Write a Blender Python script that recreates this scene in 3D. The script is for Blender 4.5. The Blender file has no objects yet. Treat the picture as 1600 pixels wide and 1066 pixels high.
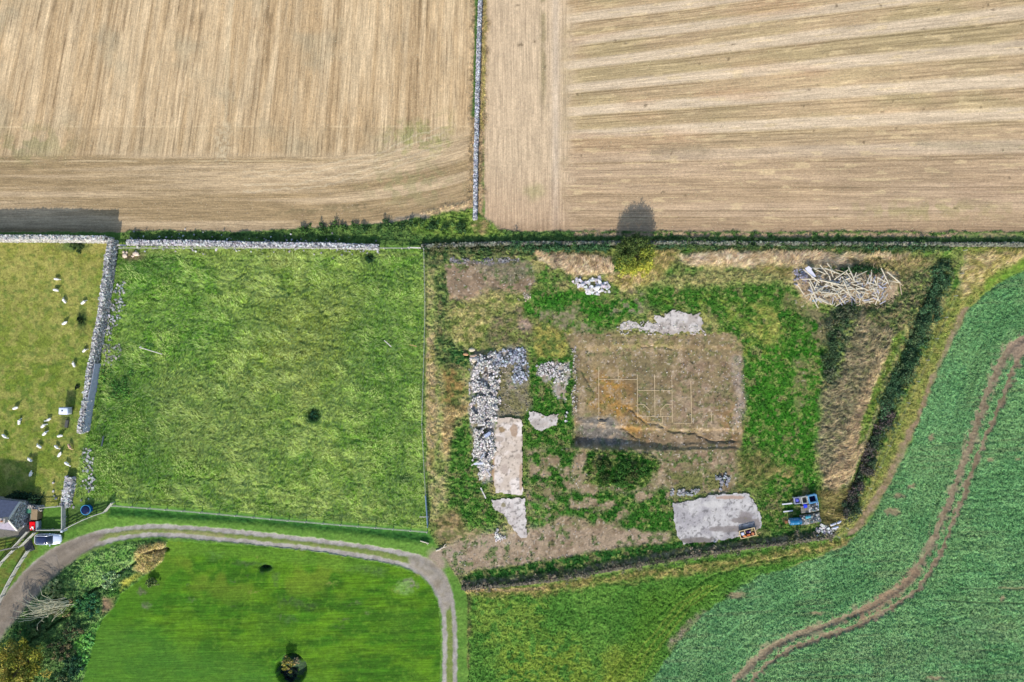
import bpy, bmesh, math, random
import numpy as np
from mathutils import Vector, Matrix
sc = bpy.context.scene
R = math.radians
# ------------------------------------------------------------------ camera, sky, sun
S = 0.11                       # metres per photo pixel on the ground
HC = 119.0
cam_d = bpy.data.cameras.new('camera'); cam = bpy.data.objects.new('camera', cam_d)
sc.collection.objects.link(cam); cam.location = (0, 0, HC); cam.rotation_euler = (0, 0, 0)
cam_d.sensor_width = 36; cam_d.lens = 36 * HC / (1600 * S); cam_d.clip_end = 6000; cam_d.clip_start = 1
sc.camera = cam
SUN_EL = 31.0
SDX = 0.14
w = bpy.data.worlds.new('World'); sc.world = w; w.use_nodes = True
nt = w.node_tree; sky = nt.nodes.new('ShaderNodeTexSky'); sky.sky_type = 'NISHITA'; sky.sun_disc = False
sky.sun_elevation = R(SUN_EL); sky.sun_rotation = math.pi + math.atan(SDX)
bg = nt.nodes['Background']; bg.inputs[1].default_value = 0.15
nt.links.new(sky.outputs[0], bg.inputs[0])
sd = bpy.data.lights.new('sun', 'SUN'); sd.energy = 3.35; sd.angle = R(1.2); sd.color = (1.0, 0.93, 0.84)
sun = bpy.data.objects.new('sun', sd); sc.collection.objects.link(sun)
dv = Vector((SDX, 1, -math.tan(R(SUN_EL)) * math.hypot(1, SDX)))
sun.rotation_euler = dv.to_track_quat('-Z', 'Y').to_euler(); sun.location = (0, -60, 80)
sc.view_settings.view_transform = 'Standard'; sc.view_settings.look = 'None'
sc.view_settings.gamma = 1; sc.view_settings.use_curve_mapping = False
sc.view_settings.exposure = 0.93
ALB = 0.62                     # photo colour -> surface albedo
# ------------------------------------------------------------------ basics
rng = np.random.default_rng(7); random.seed(7)
C = sc.collection
def lin(c):
    c = np.asarray(c, dtype=np.float32) / 255.0
    return np.where(c <= .04045, c / 12.92, ((c + .055) / 1.055) ** 2.4).astype(np.float32)
def alb(c): return np.clip(lin(c) * ALB, 0.004, .85)
def W(px, py, z=0.0): return ((px - 800) * S, (533 - py) * S, z)
TAB = np.random.default_rng(3).random((8, 256, 256)).astype(np.float32)
def vn(x, y, s, seed=0):
    t = TAB[seed % 8]; ox = (seed * 37.3) % 211; oy = (seed * 91.7) % 199
    a = x / s + ox; b = y / s + oy
    ia = np.floor(a); ib = np.floor(b); fa = a - ia; fb = b - ib
    ia = ia.astype(np.int64) & 255; ib = ib.astype(np.int64) & 255
    fa = fa * fa * (3 - 2 * fa); fb = fb * fb * (3 - 2 * fb)
    ja = (ia + 1) & 255; jb = (ib + 1) & 255
    return ((t[ia, ib] * (1 - fa) + t[ja, ib] * fa) * (1 - fb) + (t[ia, jb] * (1 - fa) + t[ja, jb] * fa) * fb).astype(np.float32)
def fbm(x, y, s, seed=0, o=3):
    r = 0; a = 1; tot = 0
    for k in range(o):
        r = r + a * vn(x * (1 if k % 2 == 0 else .8) + (0 if k % 2 == 0 else .6) * y, y * (1 if k % 2 == 0 else .8) - (0 if k % 2 == 0 else .6) * x, s / 2 ** k, seed + k * 3); tot += a; a *= .5
    return r / tot
def sst(a, b, x):
    t = np.clip((x - a) / (b - a), 0, 1); return t * t * (3 - 2 * t)
def segdist(X, Y, pts, closed):
    d = np.full(X.shape, 1e9, np.float32)
    n = len(pts)
    for i in range(n if closed else n - 1):
        ax, ay = pts[i]; bx, by = pts[(i + 1) % n]
        dx, dy = bx - ax, by - ay; L2 = dx * dx + dy * dy + 1e-9
        t = np.clip(((X - ax) * dx + (Y - ay) * dy) / L2, 0, 1)
        d = np.minimum(d, (X - ax - t * dx) ** 2 + (Y - ay - t * dy) ** 2)
    return np.sqrt(d)
def inside(X, Y, pts):
    r = np.zeros(X.shape, bool); n = len(pts)
    for i in range(n):
        x1, y1 = pts[i]; x2, y2 = pts[(i + 1) % n]
        if y1 == y2: continue
        r ^= ((Y < y1) != (Y < y2)) & (X < (x2 - x1) * (Y - y1) / (y2 - y1) + x1)
    return r
def smooth_pts(p, k=2):
    p = [tuple(map(float, q)) for q in p]
    for _ in range(k):
        q = [p[0]]
        for a, b in zip(p[:-1], p[1:]):
            q += [(a[0] * .75 + b[0] * .25, a[1] * .75 + b[1] * .25), (a[0] * .25 + b[0] * .75, a[1] * .25 + b[1] * .75)]
        p = q + [p[-1]]
    return p
# ------------------------------------------------------------------ boundaries shared by several layers (photo pixels)
TRK_UP = smooth_pts([(-60, 1000), (0, 945), (30, 905), (65, 872), (100, 852), (150, 833), (200, 824), (260, 822), (350, 829), (450, 839), (550, 851), (620, 862), (662, 872), (690, 893), (706, 930), (711, 985), (711, 1066), (711, 1400)])
TRK_LO = smooth_pts([(-60, 1060), (0, 978), (40, 930), (80, 890), (110, 868), (150, 850), (200, 838), (250, 835), (300, 838), (400, 848), (500, 858), (600, 874), (648, 887), (674, 908), (689, 938), (696, 975), (694, 1066), (694, 1400)])
TRK_MID = [((a[0] + b[0]) / 2, (a[1] + b[1]) / 2) for a, b in zip(TRK_UP, TRK_LO)]
CROP = [(2600, 150), (1700, 380), (1600, 423), (1568, 438), (1535, 462), (1508, 490), (1490, 530), (1468, 575), (1446, 630), (1424, 690), (1398, 745), (1372, 795), (1345, 832), (1322, 852), (1285, 868), (1240, 885), (1190, 900), (1145, 925), (1100, 960), (1060, 1005), (1030, 1045), (1005, 1090), (800, 1400), (800, 2400), (2600, 2400)]
RUT1 = smooth_pts([(1720, 470), (1650, 500), (1605, 525), (1575, 545), (1548, 600), (1524, 668), (1503, 730), (1482, 790), (1457, 850), (1432, 895), (1400, 925), (1350, 955), (1290, 978), (1230, 999), (1190, 1022), (1150, 1062), (1090, 1140)])
RUT2 = smooth_pts([(1720, 505), (1650, 525), (1600, 550), (1584, 575), (1560, 645), (1530, 705), (1512, 760), (1491, 812), (1468, 870), (1440, 918), (1400, 948), (1350, 975), (1265, 1003), (1212, 1026), (1172, 1066), (1110, 1140)])
MEADOW = [(186, 378), (600, 388), (661, 389), (664, 600), (669, 826), (400, 803), (160, 782), (118, 776), (135, 672), (152, 565), (168, 480)]
PASTURE = [(-900, 376), (182, 376), (172, 470), (156, 560), (140, 672), (112, 790), (60, 792), (-900, 800)]
SITE = [(664, 380), (1500, 380), (1506, 430), (1480, 470), (1440, 560), (1385, 690), (1330, 810), (1308, 836), (1150, 858), (1000, 885), (850, 912), (722, 916), (690, 870), (669, 826)]
VEG = [(-200, 1160), (-60, 1062), (0, 990), (40, 945), (80, 900), (112, 880), (150, 862), (200, 848), (240, 842), (262, 846), (256, 876), (238, 892), (212, 912), (190, 928), (178, 950), (160, 968), (150, 990), (144, 1015), (134, 1050), (118, 1100), (90, 1200), (-200, 1300)]
SOUTHF = [(722, 920), (850, 914), (1000, 890), (1150, 865), (1310, 842), (1345, 832), (1285, 868), (1190, 900), (1100, 960), (1030, 1045), (800, 1400), (722, 1400)]
LAB = dict(ground=0, stubble_field_west=1, stubble_field_east=2, meadow=3, pasture=4, site_ground=5, farm_track=6, lawn=7, stream_bank=8, rough_field=9, crop_field=10, garden_grass=11, field_margin=12)
# ------------------------------------------------------------------ the ground painter
def paint(x0, y0, st, nx, ny):
    xs = (x0 + st * np.arange(nx)).astype(np.float32); ys = (y0 + st * np.arange(ny)).astype(np.float32)
    X, Y = np.meshgrid(xs, ys)
    col = np.zeros((ny, nx, 3), np.float32); hgt = np.zeros((ny, nx), np.float32)
    rough = np.full((ny, nx), .05, np.float32); lab = np.zeros((ny, nx), np.int32)
    rc = np.zeros((ny, nx, 2), np.float32); rc[..., 0] = X * S; rc[..., 1] = Y * S
    dens = {k: np.zeros((ny, nx), np.float32) for k in ('weed', 'straw', 'scrub', 'stone')}
    cnt = [0]
    def geo(g, m):
        if g[0] == 's': pts = g[1]; pad = g[2] + m
        elif g[0] == 'e': pts = [(g[1] - g[3], g[2] - g[4]), (g[1] + g[3], g[2] + g[4])]; pad = m
        else: pts = g; pad = m
        xa = min(p[0] for p in pts) - pad; xb = max(p[0] for p in pts) + pad
        ya = min(p[1] for p in pts) - pad; yb = max(p[1] for p in pts) + pad
        i0 = max(0, int((xa - x0) / st)); i1 = min(nx, int((xb - x0) / st) + 2)
        j0 = max(0, int((ya - y0) / st)); j1 = min(ny, int((yb - y0) / st) + 2)
        if i1 <= i0 or j1 <= j0: return None
        sl = (slice(j0, j1), slice(i0, i1)); x = X[sl]; y = Y[sl]
        return sl, x, y
    def sdist(g, x, y):
        if g[0] == 's': return g[2] - segdist(x, y, g[1], False)
        if g[0] == 'e':
            r = np.sqrt(((x - g[1]) / g[3]) ** 2 + ((y - g[2]) / g[4]) ** 2)
            return (1 - r) * min(g[3], g[4])
        d = segdist(x, y, g, True)
        return np.where(inside(x, y, g), d, -d)
    def mask(g, soft, warp, ws, thr=None, ps=10):
        cnt[0] += 1; sd_ = cnt[0]
        r = geo(g, soft + warp + 2)
        if r is None: return None
        sl, x, y = r
        wx = x + (fbm(x, y, ws, sd_, 2) - .5) * 2 * warp; wy = y + (fbm(x, y, ws, sd_ + 1, 2) - .5) * 2 * warp
        j_ = min(warp, 4.) * .9; wx = wx + (vn(x, y, 4.5, sd_ + 3) - .5) * j_; wy = wy + (vn(x, y, 4.5, sd_ + 4) - .5) * j_
        m = sst(-soft, soft, sdist(g, wx, wy))
        if thr is not None:
            n = fbm(x, y, ps, sd_ + 2, 3); m = m * sst(thr - .07, thr + .07, n)
        return sl, x, y, m
    def L(g, c=None, c2=None, soft=2, warp=4, ws=14, thr=None, ps=10, cs=12, op=1., rg=None, lb=None, **dn):
        if soft >= 3: soft *= 1.35
        r = mask(g, soft, warp, ws, thr, ps)
        if r is None: return
        sl, x, y, m = r; m = m * op
        if c is not None:
            a = alb(c)[None, None]
            if c2 is not None:
                n = sst(.32, .68, fbm(x, y, cs, cnt[0] + 5, 3))[..., None]; a = a * (1 - n) + alb(c2)[None, None] * n
            col[sl] = col[sl] * (1 - m[..., None]) + a * m[..., None]
        if rg is not None: rough[sl] = rough[sl] * (1 - m) + rg * m
        if lb is not None: lab[sl] = np.where(m > .5, LAB[lb], lab[sl])
        for k, v in dens.items():
            if k in dn: v[sl] = v[sl] * (1 - m) + dn[k] * m
            elif c is not None and op > .6 and rg is not None: v[sl] = v[sl] * (1 - m)
    def H(g, dh, soft=6, warp=2, ws=20):
        r = mask(g, soft, warp, ws)
        if r is not None: hgt[r[0]] += dh * r[3]
    B = 4000
    # ---- everywhere
    L([(-B, -B), (B, -B), (B, B), (-B, B)], (96, 132, 58), (110, 142, 66), rg=.06, lb='ground', cs=60)
    # ================= west stubble
    L([(-B, -B), (750, -B), (748, 100), (745, 250), (743, 330), (690, 336), (600, 349), (480, 357), (380, 362), (-B, 364)], (196, 171, 138), soft=1.5, warp=2, rg=.012, lb='stubble_field_west')
    m = (lab == 1)
    if m.any():
        x = X[m]; y = Y[m]; u = (x + .22 * y) / (1 + .00027 * y)
        t1 = sst(.25, .75, fbm(u, y * .05, 9, 11, 4)) * .9; t2 = fbm(u, y * .06, 4.5, 14, 2); t3 = fbm(x, y, 60, 17, 3); t4 = vn(u, y * .1, 2.4, 19)
        a = lin((214, 191, 154)) * (1 - t1[:, None]) + lin((186, 160, 122)) * t1[:, None]
        a = a * (.82 + .40 * t2[:, None]) * (.92 + .16 * t4[:, None])
        g = sst(.5, .75, t3)[:, None] * .5; a = a * (1 - g) + lin((176, 166, 138)) * g
        wg = sst(.52, .8, fbm(x, y, 45, 23, 3))[:, None] * .35; a = a * (1 - wg) + lin((200, 172, 132)) * wg
        # occasional wheel lines
        wl = (sst(.76, .86, vn(u, y * .015, 3.2, 27)) * sst(.3, .6, vn(u, y, 24, 28)))[:, None] * .5; a = a * (1 - wl) + lin((112, 92, 66)) * wl
        for k_, o_ in ((0, 0), (1, 8.5)):
            q_ = (u + 60 - o_) % 118; q_ = np.minimum(q_, 118 - q_); tl = (np.exp(-(q_ / 1.5) ** 2) * sst(.15, .5, vn(u * .05, y, 22, 29)))[:, None] * .5; a = a * (1 - tl) + lin((128, 106, 78)) * tl
        # headland with rows turned along the wall
        arc = y + np.maximum(0, x - 480) ** 2 * .0006
        hd = sst(232, 250, arc + 10 * (fbm(x, y, 20, 31, 2) - .5))[:, None]
        hb = fbm(x * .03, arc, 9, 33, 2)[:, None]; hb2 = vn(x * .06, arc, 2.6, 35)[:, None]
        b = (lin((200, 178, 144)) * (1 - sst(.3, .7, hb)) + lin((166, 145, 110)) * sst(.3, .7, hb)) * (.9 + .2 * hb2)
        a = a * (1 - hd) + b * hd
        md = sst(195, 201, y)[:, None] * (1 - hd) * .25; a = a * (1 - md) + lin((170, 150, 116)) * md
        ll = (np.exp(-((y - 198 - 2 * (vn(x, y, 60, 5) - .5)) / 1.0) ** 2) * sst(.35, .55, vn(x, y * 0, 22, 6)))[:, None] * .6
        a = a * (1 - ll) + lin((226, 204, 164)) * ll
        ll = (np.exp(-((arc - 252) / 1.2) ** 2) * sst(.2, .6, vn(x, y * 0, 30, 8)))[:, None] * .55
        a = a * (1 - ll) + lin((224, 204, 166)) * ll
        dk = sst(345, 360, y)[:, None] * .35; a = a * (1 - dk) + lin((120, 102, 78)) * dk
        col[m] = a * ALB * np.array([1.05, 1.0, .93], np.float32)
        rc[m] = np.where((arc > 245)[:, None], np.stack([arc * S, x * S], 1), np.stack([u * S, y * S], 1))
    L([(610, 195), (700, 185), (705, 225), (680, 245), (600, 240)], (166, 160, 100), (190, 172, 132), soft=12, warp=12, thr=.45, ps=14, op=.7, cs=5)
    L(('e', 655, 212, 42, 20), (140, 146, 84), soft=12, warp=12, thr=.52, ps=9, op=.55)
    L(('e', 50, 225, 60, 25), (140, 140, 90), soft=14, warp=12, thr=.45, ps=14, op=.45)
    L(('e', 640, 285, 70, 28), (150, 148, 100), soft=16, warp=12, thr=.5, ps=12, op=.45)
    L(('s', [(362, 0), (357, 60), (352, 200), (348, 245)], 3.5), (220, 198, 158), soft=2.5, op=.5, warp=2)
    L(('s', [(352, 205), (345, 245)], 12), (216, 196, 158), (176, 152, 116), soft=6, op=.6, warp=5, cs=4)
    for o_ in (0, 9, 22, 31): L(('s', [(380, 268 + o_), (470, 264 + o_), (540, 252 + o_), (600, 236 + o_), (650, 214 + o_ * 1.2), (690, 196 + o_ * 1.4)], 1.0), (222, 202, 166), soft=1.2, warp=3, op=.5)
    L([(470, 325), (560, 318), (610, 322), (600, 330), (500, 332), (420, 335)], (110, 104, 72), soft=3, warp=4, op=.4, thr=.45, ps=8)
    # ================= east stubble
    L([(752, -B), (B, -B), (B, 366), (1480, 364), (1200, 363), (900, 362), (770, 362), (757, 340), (757, 250), (758, 100)], (200, 178, 148), soft=1.5, warp=2, rg=.012, lb='stubble_field_east')
    m = (lab == 2)
    if m.any():
        x = X[m]; y = Y[m]; v = y.copy()
        for _ in range(4): v = y + np.clip(.125 - .00062 * (v - 90), 0, .125) * (x - 900)
        lc = (1 - sst(872, 908, x + 34 * (fbm(x * .5, v, 9, 41, 3) - .5)))
        ph = (v - 28) / 36.5
        band = .5 + .5 * np.cos(2 * np.pi * ph); band = band * sst(.0, .25, 1 - np.clip((v - 215) / 60, 0, 1))
        t2 = fbm(x * .03, v, 5.5, 43, 2); t3 = fbm(x * .25, v, 30, 47, 3); t4 = vn(x * .1, v, 2.0, 49)
        a = lin((196, 172, 135)) * (1 - sst(.45, .85, band)[:, None]) + lin((217, 198, 168)) * sst(.45, .85, band)[:, None]
        gr = (sst(.4, .7, t3) * (1 - sst(.5, .9, band)) * (1 - sst(180, 260, v)))[:, None] * .42; a = a * (1 - gr) + lin((172, 162, 116)) * gr
        rd = sst(.55, .75, fbm(x * .2, v, 34, 53, 2))[:, None] * .4; a = a * (1 - rd) + lin((196, 158, 122)) * rd
        lo = sst(205, 275, v); t5 = sst(.35, .65, fbm(x * .06, v, 19, 57, 2)) * lo
        a = a * (1 - lo[:, None] * .7) + lin((196, 172, 144)) * lo[:, None] * .7
        a = a * (1 - t5[:, None] * .6) + lin((180, 156, 122)) * t5[:, None] * .6
        for off, s_, k in ((9.5, .6, .6), (13.0, .5, .5), (20, .55, .4), (24, .5, .35)):
            q = (v - 28 - off + 1.2 * (vn(x * .03, v * 0, 6, 59) - .5)) % 36.5; q = np.minimum(q, 36.5 - q)
            dl = (np.exp(-(q / s_) ** 2 * .5) * sst(.25, .6, vn(x * .04, v, 7, 61)))[:, None] * k
            a = a * (1 - dl) + lin((104, 88, 56)) * dl
        a = a * (.86 + .28 * t2[:, None]) * (.94 + .12 * t4[:, None])
        sp = sst(.76, .84, vn(x * .12, v, 3.0, 63))[:, None] * .45; a = a * (1 - sp) + lin((228, 206, 160)) * sp
        c = lin((212, 190, 158)) * (.84 + .32 * fbm(x, y * .35, 6, 67, 3)[:, None]) * (1 + 0 * x[:, None])
        sw = np.exp(-((x - 868) / 6) ** 2)[:, None] * .6; c = c * (1 - sw) + lin((212, 196, 174)) * sw
        sw = (np.exp(-((x - 849) / 5) ** 2) * (1 - sst(120, 200, y)) * sst(.3, .6, fbm(x * .3, y * .3, 6, 69, 2)))[:, None] * .7; c = c * (1 - sw) + lin((140, 130, 92)) * sw
        sw = (np.exp(-((x - 884) / 8) ** 2) * sst(.35, .6, fbm(x * .6, y * .5, 14, 71, 2)))[:, None] * .3; c = c * (1 - sw) + lin((150, 138, 100)) * sw
        rb = sst(240, 350, y)[:, None] * .5; c = c * (1 - rb) + lin((182, 152, 122)) * rb
        a = a * (1 - lc[:, None]) + c * lc[:, None]
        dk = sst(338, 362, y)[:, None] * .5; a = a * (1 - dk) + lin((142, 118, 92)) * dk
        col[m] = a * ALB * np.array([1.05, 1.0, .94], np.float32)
        rc[m] = np.where((lc > .5)[:, None], np.stack([x * S, y * S], 1), np.stack([v * S, x * S], 1))
    L(('s', [(1020, 240), (1060, 232), (1100, 236)], 7), (156, 138, 108), soft=6, warp=4, op=.6)
    L(('s', [(1440, 225), (1520, 228), (1600, 230)], 6), (160, 148, 116), soft=6, warp=4, op=.5)
    L(('e', 1450, 328, 110, 10), (166, 156, 100), soft=8, warp=8, thr=.45, ps=12, op=.55)
    L(('e', 835, 300, 14, 10), (160, 156, 100), soft=6, warp=6, op=.5)
    r_ = np.random.default_rng(21)
    for k in range(46):
        px_, py_ = r_.uniform(800, 1600), r_.uniform(5, 345)
        L(('e', px_, py_, r_.uniform(1.2, 3), r_.uniform(1, 2.2)), (108, 92, 68), soft=1.5, warp=2, ws=3, op=.75)
    # strip round the central wall
    L(('s', [(751, -B), (750, 0), (748, 100), (745, 200), (743, 300), (742, 350)], 13), (198, 170, 130), (150, 130, 96), soft=4, warp=5, cs=5, rg=.10, lb='field_margin', straw=.5)
    L(('s', [(746, -B), (746, 0), (744, 80), (741, 180)], 3.6), (86, 118, 58), (70, 104, 48), soft=2, warp=2, cs=5, rg=.12)
    L(('s', [(757, -20), (757, 40), (755, 110), (752, 200)], 2.5), (170, 158, 86), soft=2, warp=3, cs=5, op=.7)
    # ================= green wedge and northern margin
    L([(200, 360), (380, 362), (480, 357), (600, 349), (690, 334), (735, 325), (746, 330), (757, 350), (775, 360), (900, 361), (1200, 362), (1490, 362), (B, 366), (B, 392), (1500, 384), (664, 384), (200, 380), (190, 368)], (108, 136, 66), (72, 104, 52), soft=1.5, warp=3, cs=8, rg=.2, lb='field_margin', weed=.8)
    L([(640, 340), (735, 325), (765, 345), (790, 366), (700, 372), (640, 366)], (140, 162, 74), (96, 128, 52), soft=3, warp=6, cs=6, rg=.25, weed=.8)
    L(('s', [(660, 336), (700, 326), (735, 318)], 4), (206, 180, 138), soft=2.5, warp=3, rg=.15, straw=.8)
    L(('s', [(610, 345), (650, 338), (670, 338)], 2), (150, 138, 118), soft=2, warp=3, rg=.1)
    L(('e', 752, 355, 14, 12), (186, 164, 112), (120, 138, 66), soft=3, warp=5, cs=4, rg=.2, straw=.8)
    L(('s', [(900, 366), (1200, 367), (1500, 368)], 3), (180, 156, 122), soft=2, warp=3, thr=.4, ps=9, rg=.15, straw=.5)
    L(('s', [(1500, 368), (1600, 370), (B, 374)], 4), (150, 140, 100), (110, 128, 70), soft=2, warp=3, cs=6, rg=.15)
    # ================= pasture
    L(PASTURE, (164, 160, 84), (142, 146, 66), soft=1.5, warp=1.5, cs=16, rg=.06, lb='pasture')
    L([(-B, 500), (170, 500), (120, 800), (-B, 800)], (142, 150, 68), (120, 138, 50), soft=60, warp=20, cs=22)
    L(PASTURE, (174, 166, 92), soft=2, warp=2, thr=.54, ps=9, op=.5)
    L(PASTURE, (92, 122, 50), soft=2, warp=2, thr=.62, ps=7, op=.5)
    L(('e', 128, 500, 7, 16), (66, 90, 42), soft=4, warp=4, rg=.2)
    L(('e', 104, 660, 10, 9), (96, 92, 68), soft=4, warp=3, op=.8)
    L(('e', 115, 384, 25, 9), (86, 112, 56), soft=4, warp=4, op=.8, rg=.2)
    # ================= meadow
    L(MEADOW, (146, 176, 74), (116, 158, 54), soft=1.2, warp=1.5, cs=40, rg=.25, lb='meadow')
    L(MEADOW, (172, 192, 96), soft=8, warp=2, thr=.5, ps=20, op=.55)
    L([(380, 450), (600, 440), (560, 560), (480, 640), (380, 600)], (140, 150, 60), (150, 158, 84), soft=50, warp=20, op=.6, cs=14)
    L([(160, 440), (260, 400), (420, 520), (330, 560), (200, 560)], (96, 154, 44), soft=34, warp=20, op=.5)
    L([(130, 560), (220, 560), (260, 640), (300, 760), (130, 770)], (78, 126, 38), (98, 142, 48), soft=30, warp=14, op=.8, cs=12, rg=.2)
    L([(230, 600), (340, 580), (460, 690), (360, 740), (260, 700)], (140, 158, 78), soft=30, warp=20, op=.5)
    L([(560, 400), (655, 400), (660, 800), (600, 800), (540, 600)], (96, 146, 48), soft=30, warp=16, op=.6)
    L([(185, 385), (300, 392), (260, 430), (190, 440)], (80, 124, 46), soft=14, warp=8, op=.8, rg=.15)
    L([(190, 385), (600, 392), (655, 393), (655, 400), (600, 400), (190, 396)], (150, 164, 84), soft=4, warp=3, op=.6, rg=.12)
    L(('e', 208, 399, 18, 7), (128, 112, 84), soft=4, warp=4, rg=.05)
    L(('e', 435, 410, 20, 8), (150, 148, 84), soft=8, warp=6, op=.6)
    for e in ((489, 647, 12, 12), (578, 402, 9, 7), (630, 748, 9, 6)):
        L(('e',) + e, (58, 100, 50), soft=4, warp=3, op=.85, rg=.25)
    # ================= site ground
    L(SITE, (134, 148, 76), (88, 130, 50), soft=1.5, warp=2, cs=14, rg=.22, lb='site_ground', weed=.7)
    L(SITE, (190, 176, 114), soft=4, warp=2, thr=.56, ps=22, op=.75, rg=.2, straw=.5, weed=.2)
    L(SITE, (104, 96, 70), soft=4, warp=2, thr=.66, ps=12, op=.6)
    # strip beside the fence
    L([(664, 390), (695, 390), (700, 480), (735, 560), (738, 650), (730, 800), (700, 830), (672, 815)], (146, 160, 84), (182, 172, 116), soft=5, warp=6, cs=9, rg=.22, weed=.6)
    L([(667, 530), (678, 520), (682, 640), (676, 740), (667, 735)], (212, 188, 138), (172, 162, 98), soft=3, warp=4, cs=7, rg=.25, straw=.8)
    L([(690, 635), (735, 630), (733, 645), (712, 660), (714, 700), (700, 725), (690, 690)], (208, 182, 128), (172, 150, 98), soft=4, warp=5, cs=6, rg=.25, straw=.8)
    L([(690, 575), (715, 575), (730, 610), (715, 640), (692, 630)], (160, 134, 80), (110, 122, 62), soft=6, warp=5, cs=6, rg=.25, straw=.5)
    L([(680, 430), (700, 420), (700, 490), (712, 540), (700, 580), (680, 560)], (78, 108, 56), (110, 118, 70), soft=4, warp=5, cs=6, rg=.3, weed=.8)  # dense weeds, their green darkened to paint in the shadows on this strip
    L([(700, 540), (735, 545), (735, 575), (705, 575)], (62, 104, 50), soft=5, warp=5, cs=6, rg=.3, weed=.9)
    L([(712, 655), (735, 650), (745, 690), (755, 730), (775, 800), (780, 840), (720, 840), (700, 800), (700, 730)], (72, 124, 40), (100, 142, 56), soft=5, warp=6, cs=9, rg=.25, weed=1)
    L([(675, 815), (710, 790), (735, 838), (700, 850), (685, 850)], (172, 150, 104), (110, 110, 62), soft=5, warp=6, cs=6, rg=.2, straw=.5)
    # north-west corner of the site
    L([(664, 384), (850, 384), (850, 410), (700, 412), (670, 425)], (76, 104, 56), (128, 132, 84), soft=4, warp=6, cs=7, rg=.28, weed=1)
    L([(698, 414), (775, 410), (832, 412), (836, 440), (825, 462), (770, 456), (745, 470), (705, 468), (697, 445)], (158, 134, 108), (138, 118, 94), soft=2.5, warp=4, cs=14, rg=.04, stone=.15)
    L([(735, 412), (830, 408), (840, 435), (790, 442), (760, 430)], (104, 116, 82), (130, 124, 98), soft=4, warp=6, cs=5, rg=.1, op=.7, weed=.3)
    L(('s', [(702, 409), (740, 411), (780, 410), (810, 407)], 2.5), (124, 118, 114), soft=2, warp=3, rg=.05, stone=.9)
    L(('s', [(705, 464), (735, 468), (750, 458), (790, 452), (822, 460)], 4), (198, 166, 132), (178, 148, 112), soft=2, warp=3, rg=.05, cs=6)
    L([(700, 480), (760, 455), (830, 462), (840, 478), (790, 486), (765, 500), (760, 540), (745, 548), (700, 530)], (196, 184, 120), (138, 152, 76), soft=5, warp=8, cs=9, rg=.25, straw=.7, weed=.3)
    L([(770, 490), (850, 470), (900, 500), (880, 540), (820, 545), (750, 545)], (120, 126, 68), (142, 128, 94), soft=6, warp=8, cs=8, rg=.2, weed=.6)
    # pale grass strips along the north
    L([(838, 392), (900, 400), (955, 404), (960, 432), (900, 428), (870, 420), (840, 408)], (232, 208, 172), (212, 184, 142), soft=3, warp=5, cs=6, rg=.22, straw=1.3)
    L([(955, 428), (1030, 420), (1040, 448), (980, 450), (940, 438)], (216, 190, 138), (178, 166, 96), soft=4, warp=5, cs=6, rg=.22, straw=.9)
    L([(1020, 378), (1060, 378), (1060, 400), (1030, 440), (1018, 432)], (204, 182, 122), (156, 150, 84), soft=4, warp=5, cs=6, rg=.22, straw=.9)
    L([(1060, 398), (1180, 392), (1330, 396), (1420, 398), (1400, 420), (1300, 416), (1240, 418), (1150, 418), (1080, 414)], (240, 216, 182), (224, 196, 152), soft=4, warp=5, cs=6, rg=.22, straw=1.4)
    L([(1180, 412), (1260, 414), (1240, 436), (1180, 430)], (176, 158, 104), (140, 140, 74), soft=5, warp=6, cs=6, rg=.22, straw=.9)
    L([(1320, 405), (1440, 400), (1470, 420), (1420, 450), (1350, 432)], (150, 148, 86), (180, 160, 110), soft=5, warp=6, cs=6, rg=.25, straw=.7, weed=.5)
    L(('s', [(664, 384), (850, 384), (1060, 384), (1250, 384), (1480, 386)], 6), (76, 100, 62), (96, 112, 66), soft=3, warp=4, cs=6, rg=.3, weed=1)
    # olive belt south of the strips
    L([(1020, 430), (1180, 420), (1240, 436), (1230, 470), (1150, 465), (1060, 460), (1000, 470)], (146, 150, 90), (180, 172, 110), soft=6, warp=8, cs=8, rg=.28, straw=.6, weed=.5)
    # bright green belt
    GREEN = ((56, 116, 30), (82, 138, 44))
    L([(815, 470), (850, 448), (900, 455), (950, 462), (1000, 462), (1010, 478), (970, 500), (960, 528), (900, 530), (850, 500), (820, 495)], *GREEN, soft=4, warp=8, cs=8, rg=.12, weed=.9)
    L([(990, 450), (1100, 448), (1200, 440), (1245, 452), (1240, 480), (1290, 490), (1300, 560), (1280, 640), (1275, 800), (1200, 790), (1155, 720), (1160, 600), (1140, 520), (1110, 490), (1020, 480)], (58, 114, 32), (86, 130, 46), soft=6, warp=8, cs=9, rg=.14, weed=.9)
    L([(1150, 480), (1200, 470), (1240, 500), (1215, 540), (1170, 530)], (178, 176, 92), (118, 142, 60), soft=8, warp=9, thr=.45, ps=14, cs=8, rg=.2, straw=.6)
    L([(1170, 560), (1280, 500), (1285, 640), (1270, 780), (1200, 780), (1165, 690)], (56, 120, 26), (76, 130, 38), soft=8, warp=8, cs=8, rg=.1, weed=.8)
    L([(1040, 470), (1120, 462), (1200, 480), (1225, 560), (1160, 560), (1130, 520)], (176, 178, 84), (100, 140, 50), soft=8, warp=9, cs=9, rg=.22, op=.5, thr=.48, ps=16, straw=.5, weed=.7)
    L([(940, 455), (1010, 455), (1010, 490), (950, 490)], (150, 136, 110), soft=5, warp=6, thr=.52, ps=8, op=.8, rg=.1)
    L([(845, 485), (900, 480), (930, 520), (880, 540), (840, 520)], (154, 138, 110), (104, 118, 62), soft=5, warp=6, thr=.42, ps=10, cs=5, rg=.12, op=.9)
    L(('e', 820, 508, 11, 9), (168, 142, 122), soft=3, warp=4, rg=.06)
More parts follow.
